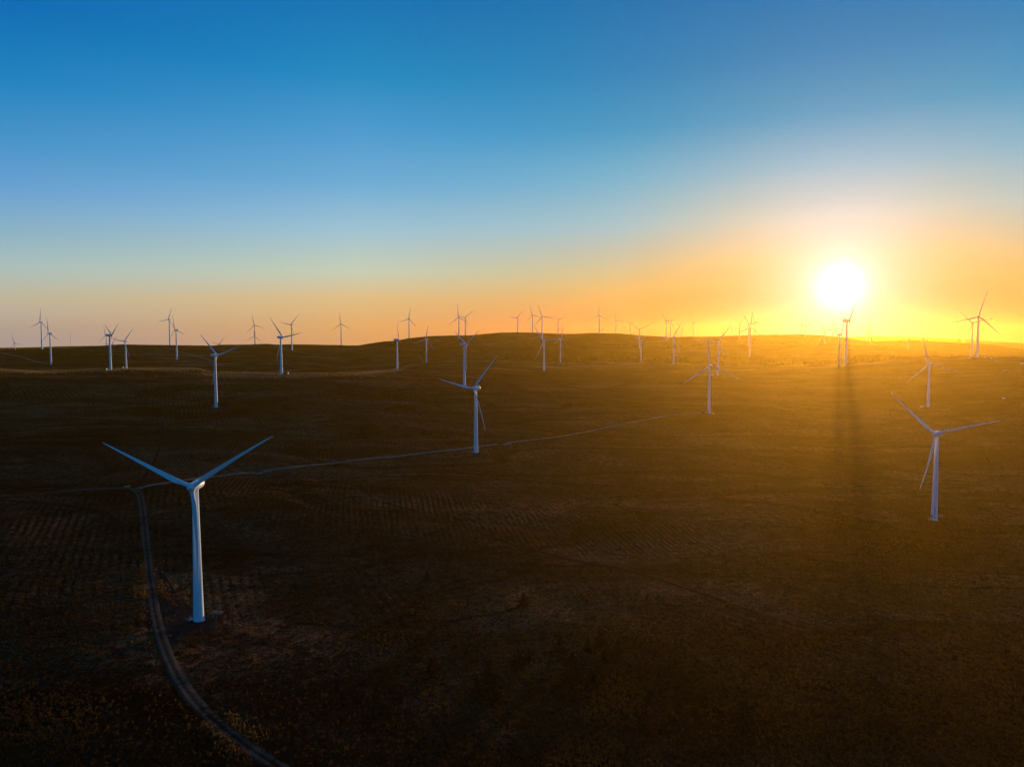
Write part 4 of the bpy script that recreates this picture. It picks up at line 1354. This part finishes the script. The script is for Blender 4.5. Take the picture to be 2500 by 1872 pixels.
def wm(op, a_, b_=None, c_=None, clamp=False):
    n = N('ShaderNodeMath'); n.operation = op; n.use_clamp = clamp
    for s, v in zip(n.inputs, (a_, b_, c_)):
        if v is None: continue
        if isinstance(v, (int, float)): s.default_value = v
        else: L(v, s)
    return n.outputs[0]


def srgb(c):
    return [((v / 255 + 0.055) / 1.055) ** 2.4 if v / 255 > 0.04045 else v / 255 / 12.92 for v in c]


def wramp(fac, stops, interp='B_SPLINE'):
    r_ = N('ShaderNodeValToRGB'); r_.color_ramp.interpolation = interp
    el = r_.color_ramp.elements
    while len(el) < len(stops): el.new(0.5)
    for e, (p, c) in zip(el, stops): e.position = p; e.color = (*c, 1)
    L(fac, r_.inputs['Fac'])
    return r_.outputs['Color']


def wmix(fac, c1, c2, mode='MIX'):
    n = N('ShaderNodeMix'); n.data_type = 'RGBA'; n.blend_type = mode
    for s, v in ((n.inputs[0], fac), (n.inputs[6], c1), (n.inputs[7], c2)):
        if isinstance(v, (int, float)): s.default_value = v
        elif isinstance(v, (tuple, list)): s.default_value = (*v[:3], 1)
        else: L(v, s)
    return n.outputs[2]


tc = N('ShaderNodeTexCoord')
nrm = N('ShaderNodeVectorMath'); nrm.operation = 'NORMALIZE'; L(tc.outputs['Generated'], nrm.inputs[0])
sp = N('ShaderNodeSeparateXYZ'); L(nrm.outputs[0], sp.inputs[0])
elev = wm('MULTIPLY', wm('ARCSINE', sp.outputs[2]), 180 / math.pi)
e01 = wm('DIVIDE', elev, 40.0, clamp=True)
dt = N('ShaderNodeVectorMath'); dt.operation = 'DOT_PRODUCT'; dt.inputs[1].default_value = SV
L(nrm.outputs[0], dt.inputs[0])
theta = wm('MULTIPLY', wm('ARCCOSINE', wm('MINIMUM', dt.outputs['Value'], 0.9999999)), 180 / math.pi)
# bearing away from the sun
hx = wm('MULTIPLY', sp.outputs[0], math.sin(SUN_AZ)); hy = wm('MULTIPLY', sp.outputs[1], math.cos(SUN_AZ))
hl = wm('SQRT', wm('ADD', wm('ADD', wm('MULTIPLY', sp.outputs[0], sp.outputs[0]), wm('MULTIPLY', sp.outputs[1], sp.outputs[1])), 1e-6))
baz = wm('MULTIPLY', wm('ARCCOSINE', wm('MINIMUM', wm('MAXIMUM', wm('DIVIDE', wm('ADD', hx, hy), hl), -1.0), 0.999999)), 180 / math.pi)

far = [(0.0, (176, 166, 170)), (1.2, (189, 176, 167)), (2.8, (193, 186, 161)), (4.8, (170, 194, 193)), (7.1, (137, 178, 200)), (10, (97, 159, 211)), (13, (63, 145, 201)), (16.5, (16, 128, 190)), (21, (0, 104, 180)), (30, (0, 88, 172)), (40, (0, 75, 160))]
mid_ = [(0.0, (220, 164, 114)), (1.2, (225, 174, 117)), (3.2, (223, 190, 135)), (5.4, (196, 207, 184)), (8.5, (155, 195, 213)), (12, (106, 171, 214)), (15.5, (74, 155, 208)), (19.5, (22, 137, 194)), (25, (0, 111, 178)), (32, (0, 94, 168)), (40, (0, 79, 160))]
near_ = [(0.0, (214, 88, 70)), (1.4, (218, 116, 78)), (3.0, (214, 156, 88)), (4.3, (206, 174, 108)), (6.0, (186, 182, 148)), (9.0, (146, 188, 198)), (12.5, (98, 174, 203)), (16, (30, 148, 195)), (20, (0, 128, 186)), (25, (0, 112, 174)), (32, (0, 100, 166)), (40, (0, 82, 156))]
sunward = [(0.0, (90, 24, 50)), (1.4, (100, 40, 60)), (3.0, (146, 98, 60)), (4.3, (176, 142, 74)), (6.0, (192, 170, 108)), (9.0, (162, 184, 174)), (12.5, (108, 172, 196)), (16, (30, 148, 192)), (20, (0, 128, 184)), (25, (0, 112, 174)), (32, (0, 100, 166)), (40, (0, 82, 156))]
anti = [(0.0, (30, 98, 142)), (5, (10, 110, 168)), (14, (0, 116, 180)), (25, (0, 110, 174)), (40, (0, 94, 160))]
mk = lambda st: [(p / 40.0, srgb(c)) for p, c in st]
cf, cm, cn, ca, cs = (wramp(e01, mk(st), 'LINEAR') for st in (far, mid_, near_, anti, sunward))
t0 = wm('MULTIPLY', wm('SUBTRACT', baz, 7.0), 1 / 9.0, clamp=True)
t1 = wm('SMOOTH_MIN', wm('MAXIMUM', wm('DIVIDE', wm('SUBTRACT', baz, 14.0), 23.0), 0.0), 1.0, 0.15)
t2 = wm('SMOOTH_MIN', wm('MAXIMUM', wm('DIVIDE', wm('SUBTRACT', baz, 37.0), 24.0), 0.0), 1.0, 0.15)
t3 = wm('MULTIPLY', wm('SUBTRACT', baz, 62.0), 1 / 45.0, clamp=True)
sky = wmix(t3, wmix(t2, wmix(t1, wmix(t0, cs, cn), cm), cf), ca)
zen = wm('SUBTRACT', 1.0, wm('MULTIPLY', wm('MULTIPLY', wm('SUBTRACT', elev, 32.0), 1 / 45.0, clamp=True), 0.45))
zs = N('ShaderNodeVectorMath'); zs.operation = 'SCALE'; L(sky, zs.inputs[0]); L(zen, zs.inputs['Scale']); sky = zs.outputs[0]
# aureole of the low sun
core = wm('EXPONENT', wm('MULTIPLY', wm('POWER', wm('DIVIDE', theta, 1.0), 1.5), -1.0))
glow1 = wm('EXPONENT', wm('DIVIDE', theta, -3.0))
glow2 = wm('EXPONENT', wm('DIVIDE', theta, -5.2))
vs = N('ShaderNodeVectorMath')


def scaled(col, f):
    n = N('ShaderNodeVectorMath'); n.operation = 'SCALE'; n.inputs[0].default_value = col; L(f, n.inputs['Scale'])
    return n.outputs[0]


def vadd(a_, b_):
    n = N('ShaderNodeVectorMath'); n.operation = 'ADD'; L(a_, n.inputs[0]); L(b_, n.inputs[1])
    return n.outputs[0]


sky = vadd(sky, vadd(scaled((2.1, 2.0, 1.9), core), vadd(scaled((0.50, 0.58, 0.90), glow1), scaled((0.0, 0.05, 0.20), glow2))))
bg = N('ShaderNodeBackground'); L(sky, bg.inputs['Color']); bg.inputs['Strength'].default_value = 1.0
nis = N('ShaderNodeTexSky'); nis.sky_type = 'NISHITA'; nis.sun_disc = False
nis.sun_elevation = SUN_EL; nis.sun_rotation = SUN_AZ
nis.air_density = 1.0; nis.dust_density = 0.6; nis.ozone_density = 2.0; nis.altitude = 300
bg2 = N('ShaderNodeBackground'); L(nis.outputs[0], bg2.inputs['Color']); bg2.inputs['Strength'].default_value = NISH
ads = N('ShaderNodeAddShader'); L(bg.outputs[0], ads.inputs[0]); L(bg2.outputs[0], ads.inputs[1])
wo = N('ShaderNodeOutputWorld'); L(ads.outputs[0], wo.inputs['Surface'])

# the air: one closed box of even haze
zlo = float(min(GZ.min(), 0)) - 1.0
bm = bmesh.new(); box(bm, (0, 0, 0), (13200, 13200, 1))
me = bpy.data.meshes.new('haze'); bm.to_mesh(me); bm.free()
ZTOP = TOP + 4.0
hz = link('haze', me, None, None, (0, 0, (zlo + ZTOP) / 2)); hz.scale = (1, 1, ZTOP - zlo)
mh = bpy.data.materials.new('haze_air'); mh.use_nodes = True
hn = mh.node_tree; hn.nodes.clear()
pv = hn.nodes.new('ShaderNodeVolumePrincipled')
pv.inputs['Color'].default_value = HAZE_COL
pv.inputs['Density'].default_value = HAZE_D
pv.inputs['Anisotropy'].default_value = HAZE_G
mo = hn.nodes.new('ShaderNodeOutputMaterial'); hn.links.new(pv.outputs[0], mo.inputs['Volume'])
me.materials.append(mh)
tag(hz, 'warm evening haze over the whole moor', 'haze', kind='stuff')

# ------------------------------------------------------------------ view
SC.render.engine = 'CYCLES'
SC.view_settings.view_transform = 'Standard'
SC.view_settings.look = 'None'
SC.view_settings.exposure = 0.0
SC.view_settings.gamma = 1.0
SC.view_settings.use_curve_mapping = False
cy = SC.cycles
cy.use_denoising = True
cy.denoiser = 'OPENIMAGEDENOISE'
cy.max_bounces = 4
cy.diffuse_bounces = 2
cy.glossy_bounces = 2
cy.transmission_bounces = 2
cy.volume_bounces = 0
cy.transparent_max_bounces = 8
cy.sample_clamp_indirect = 4.0
